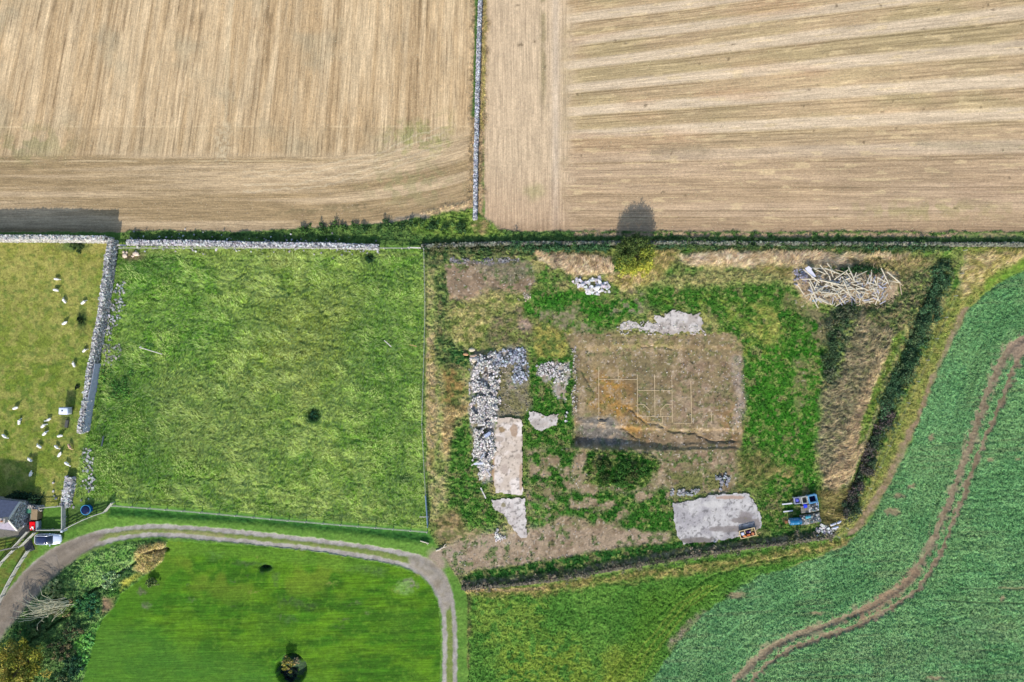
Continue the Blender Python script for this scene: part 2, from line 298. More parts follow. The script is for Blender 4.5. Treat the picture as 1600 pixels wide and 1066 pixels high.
    L([(840, 500), (895, 520), (880, 560), (830, 560)], (176, 166, 84), (104, 128, 56), soft=5, warp=6, cs=7, rg=.22, op=.85, straw=.6)
    L([(1240, 560), (1262, 565), (1268, 620), (1245, 640)], (146, 132, 92), soft=5, warp=6, thr=.48, ps=8, op=.7, rg=.1)
    L([(1255, 480), (1320, 485), (1300, 540), (1270, 545)], (142, 126, 94), soft=6, warp=7, thr=.42, ps=14, op=.8, rg=.12)
    L([(1140, 710), (1200, 700), (1215, 740), (1190, 765), (1140, 765)], (146, 142, 84), (100, 120, 56), soft=6, warp=7, cs=6, rg=.25, straw=.7)
    L([(1210, 730), (1240, 730), (1245, 775), (1215, 780)], (164, 150, 92), soft=5, warp=6, thr=.45, ps=8, rg=.2, straw=.6)
    # earth platform
    L([(880, 520), (960, 522), (1060, 525), (1145, 518), (1162, 545), (1158, 600), (1165, 640), (1158, 695), (1150, 706), (1000, 703), (900, 700), (895, 640), (899, 560)], (158, 138, 100), (138, 122, 86), soft=2.5, warp=4, cs=26, rg=.035, stone=.12)
    L([(930, 515), (1080, 518), (1070, 545), (960, 550)], (134, 130, 74), (150, 134, 96), soft=6, warp=9, thr=.42, ps=14, cs=9, rg=.1, op=.8, weed=.25)
    L([(935, 580), (985, 600), (1000, 640), (1010, 668), (980, 668), (930, 640)], (186, 136, 62), (170, 134, 80), soft=12, warp=14, op=.75, cs=8)
    L(('s', [(975, 665), (1010, 690)], 6), (166, 122, 58), soft=6, warp=5, op=.7)
    L([(1060, 560), (1155, 560), (1150, 670), (1040, 670)], (158, 132, 108), (146, 128, 92), soft=10, warp=8, op=.8, cs=9)
    L([(1125, 640), (1158, 630), (1155, 690), (1130, 690)], (174, 132, 82), soft=8, warp=6, op=.6)
    L([(905, 650), (960, 655), (985, 690), (960, 698), (898, 695)], (138, 132, 122), (118, 112, 104), soft=5, warp=6, cs=7, op=.9, rg=.05)
    L([(1000, 680), (1150, 672), (1150, 700), (1010, 700)], (140, 118, 92), soft=5, warp=6, cs=9, op=.7, rg=.05)
    L([(985, 575), (1030, 560), (1050, 620), (1000, 640)], (130, 120, 88), soft=10, warp=9, thr=.5, ps=9, op=.6, rg=.06)
    L(('s', [(1152, 560), (1154, 600), (1160, 620), (1150, 660)], 7), (166, 150, 136), soft=4, warp=5, cs=5, rg=.06, stone=1.2, op=.8)
    L(('s', [(897, 560), (898, 610), (896, 650)], 4), (160, 146, 110), soft=3, warp=4, cs=5, rg=.1, stone=.6)
    # west of the platform
    L([(828, 560), (895, 555), (895, 700), (880, 720), (815, 720), (822, 640), (828, 600)], (52, 108, 28), (80, 126, 42), soft=3, warp=5, cs=7, rg=.14, weed=.9)
    L([(838, 570), (888, 566), (892, 580), (884, 600), (882, 628), (868, 620), (858, 600), (838, 584)], (196, 188, 178), (170, 156, 138), soft=2, warp=5, ws=8, cs=6, rg=.04, thr=.36, ps=9, stone=.6)
    L([(738, 550), (825, 545), (828, 640), (810, 652), (770, 655), (768, 700), (740, 700), (734, 640)], (132, 126, 84), (146, 136, 110), soft=3, warp=4, cs=8, rg=.14, stone=.3, weed=.4)
    L([(735, 580), (762, 560), (774, 600), (776, 655), (768, 700), (772, 750), (752, 752), (742, 690), (734, 640)], (170, 164, 158), soft=3, warp=4, cs=6, rg=.06, stone=2.4)
    L(('s', [(745, 568), (775, 560), (800, 548), (815, 555), (815, 590), (800, 600)], 7), (152, 148, 142), soft=4, warp=4, cs=6, rg=.06, stone=2.2)
    # ground south of the platform
    L([(822, 700), (900, 702), (1035, 702), (1150, 705), (1155, 750), (1135, 770), (1050, 775), (1045, 850), (900, 860), (826, 850)], (160, 140, 110), (140, 130, 92), soft=4, warp=6, cs=16, rg=.05, stone=.08)
    L([(1035, 704), (1145, 704), (1145, 730), (1130, 762), (1050, 762), (1030, 740)], (148, 124, 98), (130, 120, 84), soft=4, warp=5, cs=12, rg=.07)
    L([(1040, 740), (1130, 735), (1130, 768), (1050, 770)], (118, 124, 66), soft=6, warp=6, thr=.4, ps=9, op=.8, rg=.15, weed=.4)
    L([(918, 705), (1010, 705), (1034, 730), (1005, 765), (960, 760), (912, 755)], (46, 98, 26), (84, 118, 44), soft=3, warp=7, cs=7, rg=.3, weed=1.2)
    L([(826, 700), (900, 700), (892, 760), (880, 800), (826, 840)], (50, 104, 28), (72, 122, 38), soft=4, warp=7, thr=.46, ps=15, cs=8, rg=.16, weed=.9)
    L([(870, 770), (1050, 765), (1050, 830), (960, 830), (870, 800)], (48, 104, 28), (70, 120, 38), soft=5, warp=7, thr=.48, ps=16, cs=8, rg=.14, weed=.9)
    L([(1000, 788), (1050, 782), (1050, 835), (985, 838), (960, 815)], (60, 114, 32), soft=5, warp=6, cs=8, rg=.12, weed=.8)
    L([(822, 780), (850, 790), (850, 828), (824, 830)], (80, 138, 46), soft=3, warp=5, thr=.44, ps=12, rg=.12, weed=.8)
    # entrance track of bare earth
    L([(688, 858), (730, 838), (790, 832), (860, 825), (960, 826), (1040, 832), (1040, 848), (940, 860), (850, 878), (800, 884), (735, 893), (712, 900)], (172, 150, 124), (156, 136, 110), soft=3, warp=4, cs=14, rg=.03, stone=.1)
    L([(700, 850), (760, 826), (860, 822), (850, 845), (740, 862)], (180, 160, 134), soft=6, warp=6, op=.6)
    L(('s', [(690, 835), (730, 838), (745, 832)], 7), (170, 148, 110), (110, 116, 64), soft=4, warp=5, cs=5, rg=.12)
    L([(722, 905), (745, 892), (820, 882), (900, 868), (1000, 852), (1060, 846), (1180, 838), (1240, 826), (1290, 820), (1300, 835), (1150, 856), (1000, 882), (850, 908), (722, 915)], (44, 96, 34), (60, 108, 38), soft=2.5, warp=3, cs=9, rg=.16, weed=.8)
    L(('s', [(722, 914), (850, 902), (1000, 876), (1150, 851), (1300, 833)], 5.5), (160, 148, 120), (116, 124, 82), soft=3, warp=3, cs=5, rg=.3, weed=.5, straw=.5)
    L([(1186, 770), (1290, 760), (1300, 810), (1240, 826), (1186, 830)], (52, 104, 30), (92, 120, 46), soft=5, warp=6, cs=8, rg=.16, weed=.8)
    # south-east machinery corner
    L([(1275, 765), (1330, 760), (1325, 810), (1300, 828), (1280, 815), (1283, 790)], (170, 156, 98), (128, 124, 70), soft=4, warp=5, cs=6, rg=.28, straw=1)
    # scrub on the east
    L([(1330, 478), (1420, 462), (1400, 540), (1375, 620), (1350, 700), (1325, 760), (1285, 765), (1275, 700), (1282, 620), (1300, 540)], (172, 156, 120), (136, 130, 98), soft=5, warp=6, cs=8, rg=.42, straw=.7, weed=.5, scrub=.5)
    L([(1300, 470), (1340, 475), (1320, 540), (1300, 600), (1285, 610), (1285, 560)], (70, 96, 58), (96, 110, 74), soft=5, warp=6, cs=6, rg=.4, weed=1, scrub=.5)
    L([(1370, 550), (1390, 540), (1360, 640), (1335, 740), (1300, 770), (1285, 745), (1330, 650)], (214, 190, 142), (184, 160, 124), soft=5, warp=6, cs=6, rg=.35, straw=1)
    L([(1395, 520), (1412, 510), (1385, 590), (1350, 680), (1335, 700), (1340, 660)], (104, 138, 52), (128, 142, 62), soft=3, warp=4, cs=6, rg=.2, weed=.8)
    L([(1340, 460), (1460, 410), (1478, 420), (1440, 480), (1400, 520), (1350, 500)], (98, 114, 66), (136, 126, 90), soft=5, warp=6, cs=7, rg=.35, weed=.9, straw=.3)
    L([(1240, 418), (1300, 414), (1360, 420), (1400, 430), (1402, 462), (1340, 475), (1260, 472), (1238, 440)], (206, 182, 146), (184, 162, 124), soft=4, warp=4, cs=5, rg=.1)
    L([(1225, 455), (1262, 472), (1262, 490), (1220, 478)], (136, 128, 82), soft=4, warp=4, rg=.08, op=.8)
    # ================= the hedge line, verge and bare margin on the east
    L([(1500, 388), (1600, 386), (B, 392), (B, 360), (1600, 420), (1568, 436), (1535, 460), (1508, 488), (1490, 528), (1446, 628), (1398, 743), (1345, 830), (1308, 838), (1330, 810), (1385, 690), (1440, 560), (1480, 470), (1506, 430)], (160, 158, 84), (136, 148, 70), soft=2, warp=3, cs=8, rg=.18, lb='field_margin', straw=.4, weed=.4)
    L([(1506, 400), (1600, 388), (B, 392), (B, 400), (1600, 402), (1540, 430), (1500, 470), (1500, 440)], (224, 200, 146), (190, 178, 104), soft=4, warp=6, cs=7, rg=.25, straw=1)
    L([(1540, 440), (1600, 405), (B, 380), (B, 390), (1600, 424), (1560, 442), (1530, 464)], (108, 146, 46), (128, 152, 60), soft=4, warp=4, cs=7, rg=.12)
    L(('s', [(1508, 486), (1494, 508), (1478, 548), (1456, 598), (1434, 652), (1412, 702), (1390, 748), (1366, 790), (1340, 826), (1318, 850)], 6.5), (160, 136, 108), (136, 122, 84), soft=3, warp=5, cs=5, rg=.06)
    L(('s', [(1318, 850), (1280, 866), (1230, 882), (1190, 896), (1150, 915)], 4), (176, 146, 106), (150, 130, 84), soft=2, warp=2.5, cs=5, rg=.08)
    # ================= rough field in the south
    L(SOUTHF, (104, 150, 58), (84, 134, 48), soft=1.5, warp=2, cs=26, rg=.17, lb='rough_field')
    L([(735, 925), (850, 935), (850, 990), (740, 1010)], (150, 168, 66), soft=12, warp=14, thr=.45, ps=9, op=.5)
    L([(780, 1000), (900, 1000), (960, 1080), (780, 1100)], (158, 172, 60), soft=20, warp=16, thr=.45, ps=9, op=.55)
    L([(950, 1010), (1010, 1020), (980, 1080), (940, 1080)], (172, 172, 62), soft=12, warp=12, op=.5)
    L([(1000, 930), (1140, 905), (1080, 960), (1000, 1060), (960, 1060)], (90, 134, 38), soft=10, warp=8, op=.6, cs=9)
    L(('s', [(722, 925), (850, 922), (900, 912), (1000, 900), (1150, 880), (1240, 865), (1320, 845)], 7), (190, 174, 104), (118, 132, 62), soft=5, warp=6, cs=6, rg=.2, straw=.6)
    L(('s', [(722, 920), (800, 922), (850, 918)], 2.5), (196, 168, 118), soft=2, warp=2, op=.9, rg=.15)
    L(('s', [(728, 935), (728, 1000), (727, 1066), (727, 1400)], 6), (150, 146, 84), (86, 104, 52), soft=3, warp=5, cs=6, rg=.25, straw=.5)
    for k, dx in enumerate((0, 10, 20)):
        L(('s', [(1120 - dx, 915), (1080 - dx, 945), (1030 - dx * 1.3, 1010), (985 - dx * 1.5, 1090)], 1.6), (150, 164, 68), soft=1.5, warp=2, op=.5)
    L(('s', [(1100, 960), (1070, 985), (1050, 1010)], 6), (168, 150, 124), (130, 140, 90), soft=4, warp=5, cs=5, rg=.06)
    # ================= crop
    L(CROP, (120, 168, 106), (104, 154, 94), soft=2, warp=3, cs=40, rg=.13, lb='crop_field')
    L(CROP, (132, 172, 108), soft=10, warp=3, thr=.52, ps=45, op=.5)
    L([(1300, 1010), (1600, 940), (B, 900), (B, B), (1300, B)], (126, 150, 104), soft=30, warp=20, thr=.5, ps=26, op=.45)
    m = lab == 10
    if m.any():
        x = X[m]; y = Y[m]; q = y * .98 + x * .05
        st_ = (sst(.55, .75, vn(x * .03, q, 3.2, 77)) * sst(.45, .6, fbm(x, y, 60, 79, 2)))[:, None] * .35
        col[m] = col[m] * (1 - st_) + alb((128, 136, 96)) * st_
        dr = segdist(x, y, RUT1[::3], False); lf = inside(x, y, RUT1 + [(1005, 1200), (900, 900), (1300, 400), (1720, 380)]); q = np.where(lf, dr, q)
        rw = (vn(q, x * .04, 2.1, 80) - .5)[:, None] * .34 + (vn(q, x * .02, 7, 81) - .5)[:, None] * .16; col[m] *= 1 + rw
        rc[m] = np.stack([q * S, x * S], 1)
    for rt, wd in ((RUT1, 5.0), (RUT2, 4.0)):
        L(('s', rt, wd), (150, 134, 108), (126, 110, 86), soft=1.8, warp=5, ws=7, cs=5, rg=.05)
    L(('s', RUT1, 11), (150, 136, 108), soft=4, warp=6, thr=.52, ps=6, rg=.06, op=.8)
    L(('s', [(1430, 895), (1400, 925), (1350, 960)], 10), (146, 124, 98), soft=3, warp=5, thr=.42, ps=6, rg=.05)
    L([(1570, 540), (1610, 520), (1660, 495), (1660, 520), (1610, 552), (1585, 565)], (150, 130, 108), soft=3, warp=3, rg=.05)
    for e in ((1546, 719, 5, 3), (1590, 718, 4, 3), (1565, 935, 5, 4), (1405, 775, 8, 4), (1395, 800, 12, 6), (1425, 760, 6, 4), (1150, 930, 14, 5), (1275, 958, 10, 3), (1460, 1060, 14, 4), (1455, 683, 4, 5)):
        L(('e',) + e, (150, 126, 100), soft=2, warp=3, ws=5, op=.8, rg=.05)
    L(('s', [(1465, 938), (1530, 942), (1600, 942), (B, 940)], 1.3), (66, 92, 54), soft=1.2, warp=1, op=.9, rg=.02)
    L(('s', [(1500, 920), (1600, 920), (B, 918)], 1.3), (70, 96, 60), soft=1.2, warp=1, op=.8, rg=.02)
    L(('s', [(1560, 918), (1600, 918), (B, 915)], 1.5), (160, 150, 110), soft=1.5, warp=1, op=.7)
    # ================= garden, bank, verge
    L([(-B, 786), (60, 792), (112, 790), (165, 782), (400, 804), (669, 828), (690, 866), (722, 916), (730, 930), (730, 1400), (690, 1400), (-B, 1500)], (92, 134, 50), (108, 146, 58), soft=1.5, warp=1.5, cs=16, rg=.07, lb='garden_grass')
    L([(112, 790), (165, 782), (175, 790), (150, 812), (100, 832), (98, 800)], (72, 106, 48), (90, 118, 54), soft=3, warp=2, cs=8, rg=.12)
    L([(-B, 838), (35, 838), (52, 830), (60, 862), (0, 935), (-B, 1100)], (112, 122, 54), (96, 128, 48), soft=3, warp=3, cs=8, rg=.08)
    L([(170, 790), (400, 806), (668, 830), (676, 848), (400, 820), (170, 806)], (52, 104, 42), (66, 118, 46), soft=4, warp=3, cs=10, rg=.12)
    L(('s', [(170, 812), (400, 822), (560, 838), (670, 860)], 4), (112, 154, 60), soft=4, warp=2, op=.8, rg=.06)
    L([(-60, 782), (56, 782), (51, 822), (40, 840), (-60, 840)], (128, 124, 114), soft=2, warp=2, rg=.02)
    # stream bank vegetation
    L(VEG, (116, 148, 80), (84, 122, 62), soft=2, warp=3, cs=9, rg=.35, lb='stream_bank', weed=1)
    L([(140, 866), (215, 848), (235, 858), (220, 880), (190, 895), (150, 920), (110, 915)], (116, 164, 74), (146, 178, 100), soft=4, warp=4, cs=8, rg=.28, weed=1)
    L([(215, 850), (262, 848), (255, 880), (225, 895), (210, 888)], (232, 208, 144), (206, 190, 116), soft=3, warp=4, cs=5, rg=.3, straw=1.2)
    L([(190, 905), (222, 895), (208, 912), (188, 926)], (176, 170, 72), soft=3, warp=4, cs=5, rg=.25)
    L([(160, 935), (180, 930), (178, 950), (162, 958)], (150, 122, 96), soft=3, warp=3, rg=.2)
    L([(130, 985), (160, 965), (150, 1000), (140, 1040), (120, 1060), (110, 1010)], (96, 158, 60), (118, 168, 78), soft=3, warp=4, cs=6, rg=.25, weed=1)
    # ================= lawn
    LAWN = [(262, 846), (400, 853), (500, 863), (600, 880), (650, 896), (672, 918), (684, 945), (688, 985), (686, 1066), (686, 1400), (60, 1400), (118, 1100), (134, 1050), (144, 1015), (150, 990), (160, 968), (178, 950), (190, 928), (212, 912), (238, 892), (256, 876)]
    L(LAWN, (86, 136, 28), soft=2, warp=1.5, rg=.03, lb='lawn')
    m = lab == 7
    if m.any():
        x = X[m]; y = Y[m]; yy = y + .03 * x
        b = sst(.35, .65, fbm(x * .4, yy * .8, 15, 81, 4)); b2 = vn(x * .05, yy, 2.4, 83); b3 = fbm(x, y, 50, 85, 3); b4 = fbm(x * .3, y * .6, 5, 87, 2)
        a = lin((62, 110, 18)) * (1 - b[:, None]) + lin((90, 132, 22)) * b[:, None]
        a = a * (.76 + .48 * b2[:, None]) * (.74 + .52 * b4[:, None]) * (1 + .07 * np.sin(yy / 13 * 2 * np.pi + fbm(x, y, 80, 3, 2) * 3)[:, None])
        g = (sst(.45, .7, b3) * .55)[:, None]; a = a * (1 - g) + lin((70, 112, 28)) * g
        mo = (sst(.55, .75, fbm(x, y, 7, 89, 3)) * .22)[:, None]; a = a * (1 - mo) + lin((46, 88, 16)) * mo; mo = (sst(.6, .75, fbm(x, y, 4.5, 90, 2)) * .4)[:, None]; a = a * (1 - mo) + lin((104, 146, 40)) * mo
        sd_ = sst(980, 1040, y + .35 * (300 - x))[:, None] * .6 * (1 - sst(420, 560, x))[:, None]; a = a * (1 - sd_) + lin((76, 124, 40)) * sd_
        sd_ = (sst(.5, .62, b3) * (1 - sst(900, 960, y)))[:, None] * .3; a = a * (1 - sd_) + lin((150, 160, 50)) * sd_
        col[m] = a * ALB; rc[m] = np.stack([yy * S, x * S], 1)
    L([(262, 846), (400, 855), (500, 866), (600, 884), (600, 900), (500, 884), (400, 876), (330, 868), (262, 868)], (100, 140, 42), soft=5, warp=5, op=.75, cs=6, rg=.08)
    L([(175, 925), (240, 890), (262, 870), (300, 900), (240, 950), (170, 975)], (66, 120, 22), soft=10, warp=8, op=.6)
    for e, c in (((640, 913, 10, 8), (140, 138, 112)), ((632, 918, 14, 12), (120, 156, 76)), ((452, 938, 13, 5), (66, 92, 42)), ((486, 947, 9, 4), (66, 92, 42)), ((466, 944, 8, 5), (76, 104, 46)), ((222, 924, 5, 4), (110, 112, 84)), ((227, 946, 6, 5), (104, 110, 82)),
                 ((590, 893, 14, 4), (74, 106, 48)), ((570, 888, 10, 3), (84, 116, 52)), ((415, 887, 11, 6), (50, 84, 40)), ((455, 1046, 21, 22), (64, 84, 66)), ((432, 905, 5, 8), (86, 116, 50)), ((385, 880, 12, 3), (86, 110, 60)), ((335, 868, 12, 6), (90, 130, 50)), ((574, 955, 3, 3), (150, 160, 110)), ((455, 968, 6, 4), (78, 112, 50))):  # lawn hollow, the largest ellipse: dark floor colour paints in its shade
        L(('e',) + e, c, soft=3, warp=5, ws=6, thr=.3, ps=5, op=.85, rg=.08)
    r_ = np.random.default_rng(31)
    for k in range(22): L(('e', r_.uniform(280, 660), r_.uniform(865, 980), r_.uniform(2, 7), r_.uniform(1.2, 3)), ((96, 116, 66), (70, 92, 44), (140, 146, 70))[k % 3], soft=2, warp=4, ws=5, thr=.4, ps=4, op=.7, rg=.06)
    # ================= farm track
    L([p for p in TRK_UP] + [p for p in reversed(TRK_LO)], (132, 142, 78), (120, 138, 66), soft=1.5, warp=1, cs=5, rg=.05, lb='farm_track')
    for t in (TRK_UP, TRK_LO):
        L(('s', t, 3.4), (184, 176, 166), (160, 152, 142), soft=1.6, warp=1.6, ws=7, cs=7, rg=.012, lb='farm_track')
    solid = [(-60, 975), (0, 937), (40, 893), (75, 862), (110, 844), (150, 832), (165, 832), (150, 852), (110, 880), (80, 905), (50, 940), (20, 975), (0, 1000), (-60, 1080)]
    L(solid, (150, 138, 122), (138, 126, 110), soft=3, warp=2, cs=10, rg=.015, lb='farm_track')
    L([(640, 868), (668, 872), (692, 890), (704, 920), (706, 945), (694, 960), (686, 930), (670, 906), (640, 886)], (166, 156, 142), (154, 144, 126), soft=3, warp=2, cs=7, rg=.012)
    L(('s', [(690, 880), (676, 868), (700, 862), (722, 868)], 8), (168, 150, 128), soft=4, warp=3, cs=8, rg=.015)
    L(('s', [(160, 850), (110, 872), (60, 915), (20, 960)], 3), (128, 116, 98), soft=4, warp=3, op=.6)
    L([(165, 836), (200, 829), (260, 827), (350, 834), (350, 840), (250, 829), (200, 832)], (150, 146, 96), soft=2, warp=1.5, cs=5, op=.8)
    for e in ((678, 885, 5, 4), (683, 912, 4, 7)):
        L(('e',) + e, (132, 118, 98), soft=3, warp=2, op=.6)
    # ---------------------------------------------------------------- real relief
    plat = [(900, 545), (1000, 540), (1150, 545), (1156, 690), (1000, 700), (897, 697)]
    H(plat, -.25, 5, 3)
    r = mask([(897, 660), (960, 668), (1060, 672), (1150, 672), (1152, 700), (1060, 702), (1000, 701), (930, 698), (894, 695)], 2.5, 2, 12)
    if r is not None: hgt[r[0]] += -(.75 - .5 * sst(950, 1080, r[1])) * r[3] * sst(640, 680, r[2])
    for p in ([(985, 640), (1000, 652), (1012, 668)], [(972, 668), (985, 680), (1000, 686)], [(1030, 668), (1050, 675), (1090, 678)], [(936, 656), (950, 655)], [(1010, 660), (1040, 668)], [(1000, 540), (1050, 545)], [(910, 580), (925, 610)], [(1090, 680), (1110, 690), (1150, 690)]):
        H(('s', p, 1.2), -.22, 1.6, 3, 8)
    H(('e', 455, 1046, 23, 24), -1.3, 2.2, 1.0)
    H(('e', 454, 1034, 13, 8), 1.2, 6, 2)
    H(('e', 490, 648, 10.5, 11), -.8, 3.0, 1.5)
    H(('e', 415, 887, 8, 4), -.8, 2.5, 1)
    H(('e', 578, 400, 7, 4), -.6, 3, 1)
    H(('s', [(1476, 405), (1470, 440), (1440, 500), (1412, 570), (1388, 640), (1350, 730), (1325, 790)], 9), -.9, 9, 2)       # ditch
    H([(1300, 500), (1410, 470), (1380, 600), (1330, 750), (1285, 750), (1285, 600)], .7, 16, 4)
    H(('s', [(170, 795), (400, 812), (668, 838)], 5), -.35, 8, 1)
    H(('s', [(722, 917), (850, 905), (1000, 880), (1150, 855), (1300, 836)], 4), .2, 9, 2)
    H(('s', [(262, 858), (225, 866), (205, 885), (180, 900), (165, 913), (140, 925), (120, 945), (100, 965), (60, 990), (0, 1040)], 1.6), -1.2, 3, 2)
    H([(735, 552), (770, 548), (778, 650), (770, 740), (750, 745), (736, 650)], .5, 8, 3)
    H([(1240, 418), (1300, 416), (1400, 430), (1400, 465), (1260, 470)], .45, 14, 3)
    H([(1200, 700), (1100, 704), (1035, 704), (1130, 765)], .0, 8)
    for t in (TRK_UP, TRK_LO): H(('s', t, 4), -.05, 3, .5)
    for t in (RUT1, RUT2): H(('s', t, 4), -.16, 2.5, 1)
    trails = ([(186, 398), (300, 402), (400, 408), (500, 404), (655, 399)], [(395, 415), (470, 438), (530, 462), (560, 490)], [(400, 450), (470, 442), (540, 446), (575, 436)], [(300, 412), (380, 430), (470, 462), (520, 500)],
              [(230, 738), (330, 748), (420, 760), (500, 772), (560, 770), (655, 778)], [(390, 732), (450, 738), (490, 760), (520, 790)], [(240, 760), (340, 772), (450, 790), (600, 800)], [(598, 560), (596, 600), (602, 645)],
              [(420, 640), (470, 665), (560, 690), (620, 700)], [(300, 700), (400, 720), (480, 712)], [(520, 740), (560, 720), (600, 690), (640, 640)], [(300, 440), (350, 470), (420, 480)])
    rt_ = np.random.default_rng(77)
    for k in range(26):
        x_, y_ = rt_.uniform(180, 640), rt_.choice([rt_.uniform(400, 520), rt_.uniform(690, 800)]); a_ = rt_.normal(.15, .3); p_ = []
        for j in range(6): p_.append((x_, y_)); x_ += 18 * math.cos(a_); y_ += 18 * math.sin(a_); a_ += rt_.normal(0, .3)
        trails += (p_,)
    for t in trails:
        if all(165 < q_[0] < 660 and 392 < q_[1] < 815 for q_ in t): H(('s', smooth_pts(t, 1), 1.0), -.17, 2.4, 4, 16)
    for t in ([(1110, 903), (1060, 935), (1000, 985), (950, 1066)], [(1240, 868), (1180, 880), (1110, 900)], [(1130, 912), (1060, 960)]): H(('s', t, 1), -.16, 1.8, 2)
    # ---------------------------------------------------------------- tufts
    wx = (fbm(X, Y, 22, 91, 2) - .5) * 16; wy = (fbm(X, Y, 22, 93, 2) - .5) * 16
    a = vn(X * .82 + Y * .35 + wx, Y * 1.15 - X * .3 + wy, 7.5, 95); b = vn(X + wy, Y + wx, 4.2, 97); c = vn(X, Y, 2.3, 99)
    tuft = (1 - np.abs(2 * a - 1)) * .55 + (1 - np.abs(2 * b - 1)) * .36 + c * .34
    hgt += rough * (tuft - .55) * 1.5
    m = lab == 10
    if m.any(): hgt[m] += (vn(rc[..., 0][m] / S, X[m] * .35, 3.4, 73) - .5) * .12 * sst(.04, .12, rough[m])
    hgt += (fbm(X, Y, 160, 101, 2) - .5) * .5 * np.where((lab == 6) | (lab == 7), .6, 1)
    q = (lab == 5).astype(np.float32); wd = dens['weed'] * q; gm = sst(.35, .7, dens['weed']) * q
    def bl(c_, m_):
        nonlocal col
        col = col * (1 - m_[..., None]) + alb(c_) * m_[..., None]
    bl((158, 142, 98), gm * sst(.63, .70, fbm(X, Y, 10, 201, 3)) * .6)
    bl((40, 82, 32), gm * sst(.57, .66, fbm(X, Y, 6, 203, 3)) * .4)
    bl((146, 160, 84), gm * sst(.62, .70, fbm(X, Y, 5, 205, 2)) * .7)
    em = (1 - sst(.1, .4, dens['weed'])) * (1 - sst(.1, .4, dens['straw'])) * q * (rough < .12)
    t_ = em * sst(.57, .66, fbm(X, Y, 8, 207, 3)) * np.where((X > 885) & (X < 1160) & (Y > 520) & (Y < 706), .45, 1); bl((84, 116, 50), t_ * .75); dens['weed'] = np.maximum(dens['weed'], t_ * .4)
    bl((120, 98, 74), em * sst(.56, .7, fbm(X, Y, 13, 209, 3)) * .5); bl((186, 162, 132), em * sst(.58, .7, fbm(X, Y, 11, 211, 3)) * .5)
    bl((60, 60, 50), em * sst(.80, .86, vn(X, Y, 2.6, 213)) * .5); bl((206, 190, 170), em * sst(.84, .9, vn(X, Y, 2.2, 215)) * .7)
    cv = 1 + ((vn(X, Y, 1.7, 103) - .5) * .34 + (vn(X, Y, 3.2, 104) - .5) * .34) * np.clip(rough * 8 + .25, 0, 1)
    col *= cv[..., None]
    return X, Y, col, hgt, rough, lab, rc, dens
# ------------------------------------------------------------------ materials
def mat(name, c=None, rough=.85, attr=None, noise=None, metal=0., spec=.1, bump=None, rows=None, trans=0., coord='Object'):
    m_ = bpy.data.materials.new(name); m_.use_nodes = True; n = m_.node_tree; p = n.nodes['Principled BSDF']
    p.inputs['Roughness'].default_value = rough; p.inputs['Metallic'].default_value = metal
    p.inputs['Specular IOR Level'].default_value = spec
    if trans: p.inputs['Transmission Weight'].default_value = trans
    if attr:
        a = n.nodes.new('ShaderNodeAttribute'); a.attribute_name = attr; src = a.outputs['Color']
    else:
        a = n.nodes.new('ShaderNodeRGB'); a.outputs[0].default_value = (*[float(v) for v in c], 1); src = a.outputs[0]
    tc = n.nodes.new('ShaderNodeTexCoord')
    def mul(src, fac_out, lo, hi):
        mr = n.nodes.new('ShaderNodeMapRange'); mr.inputs[1].default_value = .28; mr.inputs[2].default_value = .72
        mr.inputs[3].default_value = lo; mr.inputs[4].default_value = hi; n.links.new(fac_out, mr.inputs[0])
        mx = n.nodes.new('ShaderNodeVectorMath'); mx.operation = 'SCALE'
        n.links.new(src, mx.inputs[0]); n.links.new(mr.outputs[0], mx.inputs['Scale']); return mx.outputs[0]
    hsrc = None
    for (sc_, lo, hi) in (noise or []):
        t = n.nodes.new('ShaderNodeTexNoise'); t.inputs['Scale'].default_value = sc_; t.inputs['Detail'].default_value = 3
        n.links.new(tc.outputs[coord], t.inputs['Vector']); src = mul(src, t.outputs['Fac'], lo, hi); hsrc = t.outputs['Fac']
    for (su, sv, lo, hi) in (rows or []):
        ra = n.nodes.new('ShaderNodeAttribute'); ra.attribute_name = 'row'
        mp = n.nodes.new('ShaderNodeMapping'); mp.inputs['Scale'].default_value = (su, sv, 1)
        n.links.new(ra.outputs['Vector'], mp.inputs['Vector'])
        t = n.nodes.new('ShaderNodeTexNoise'); t.inputs['Scale'].default_value = 1; t.inputs['Detail'].default_value = 2
        n.links.new(mp.outputs[0], t.inputs['Vector']); src = mul(src, t.outputs['Fac'], lo, hi); hsrc = t.outputs['Fac']
    n.links.new(src, p.inputs['Base Color'])
    if bump and hsrc is not None:
        b = n.nodes.new('ShaderNodeBump'); b.inputs['Distance'].default_value = bump; b.inputs['Strength'].default_value = 1
        n.links.new(hsrc, b.inputs['Height']); n.links.new(b.outputs[0], p.inputs['Normal'])
    return m_
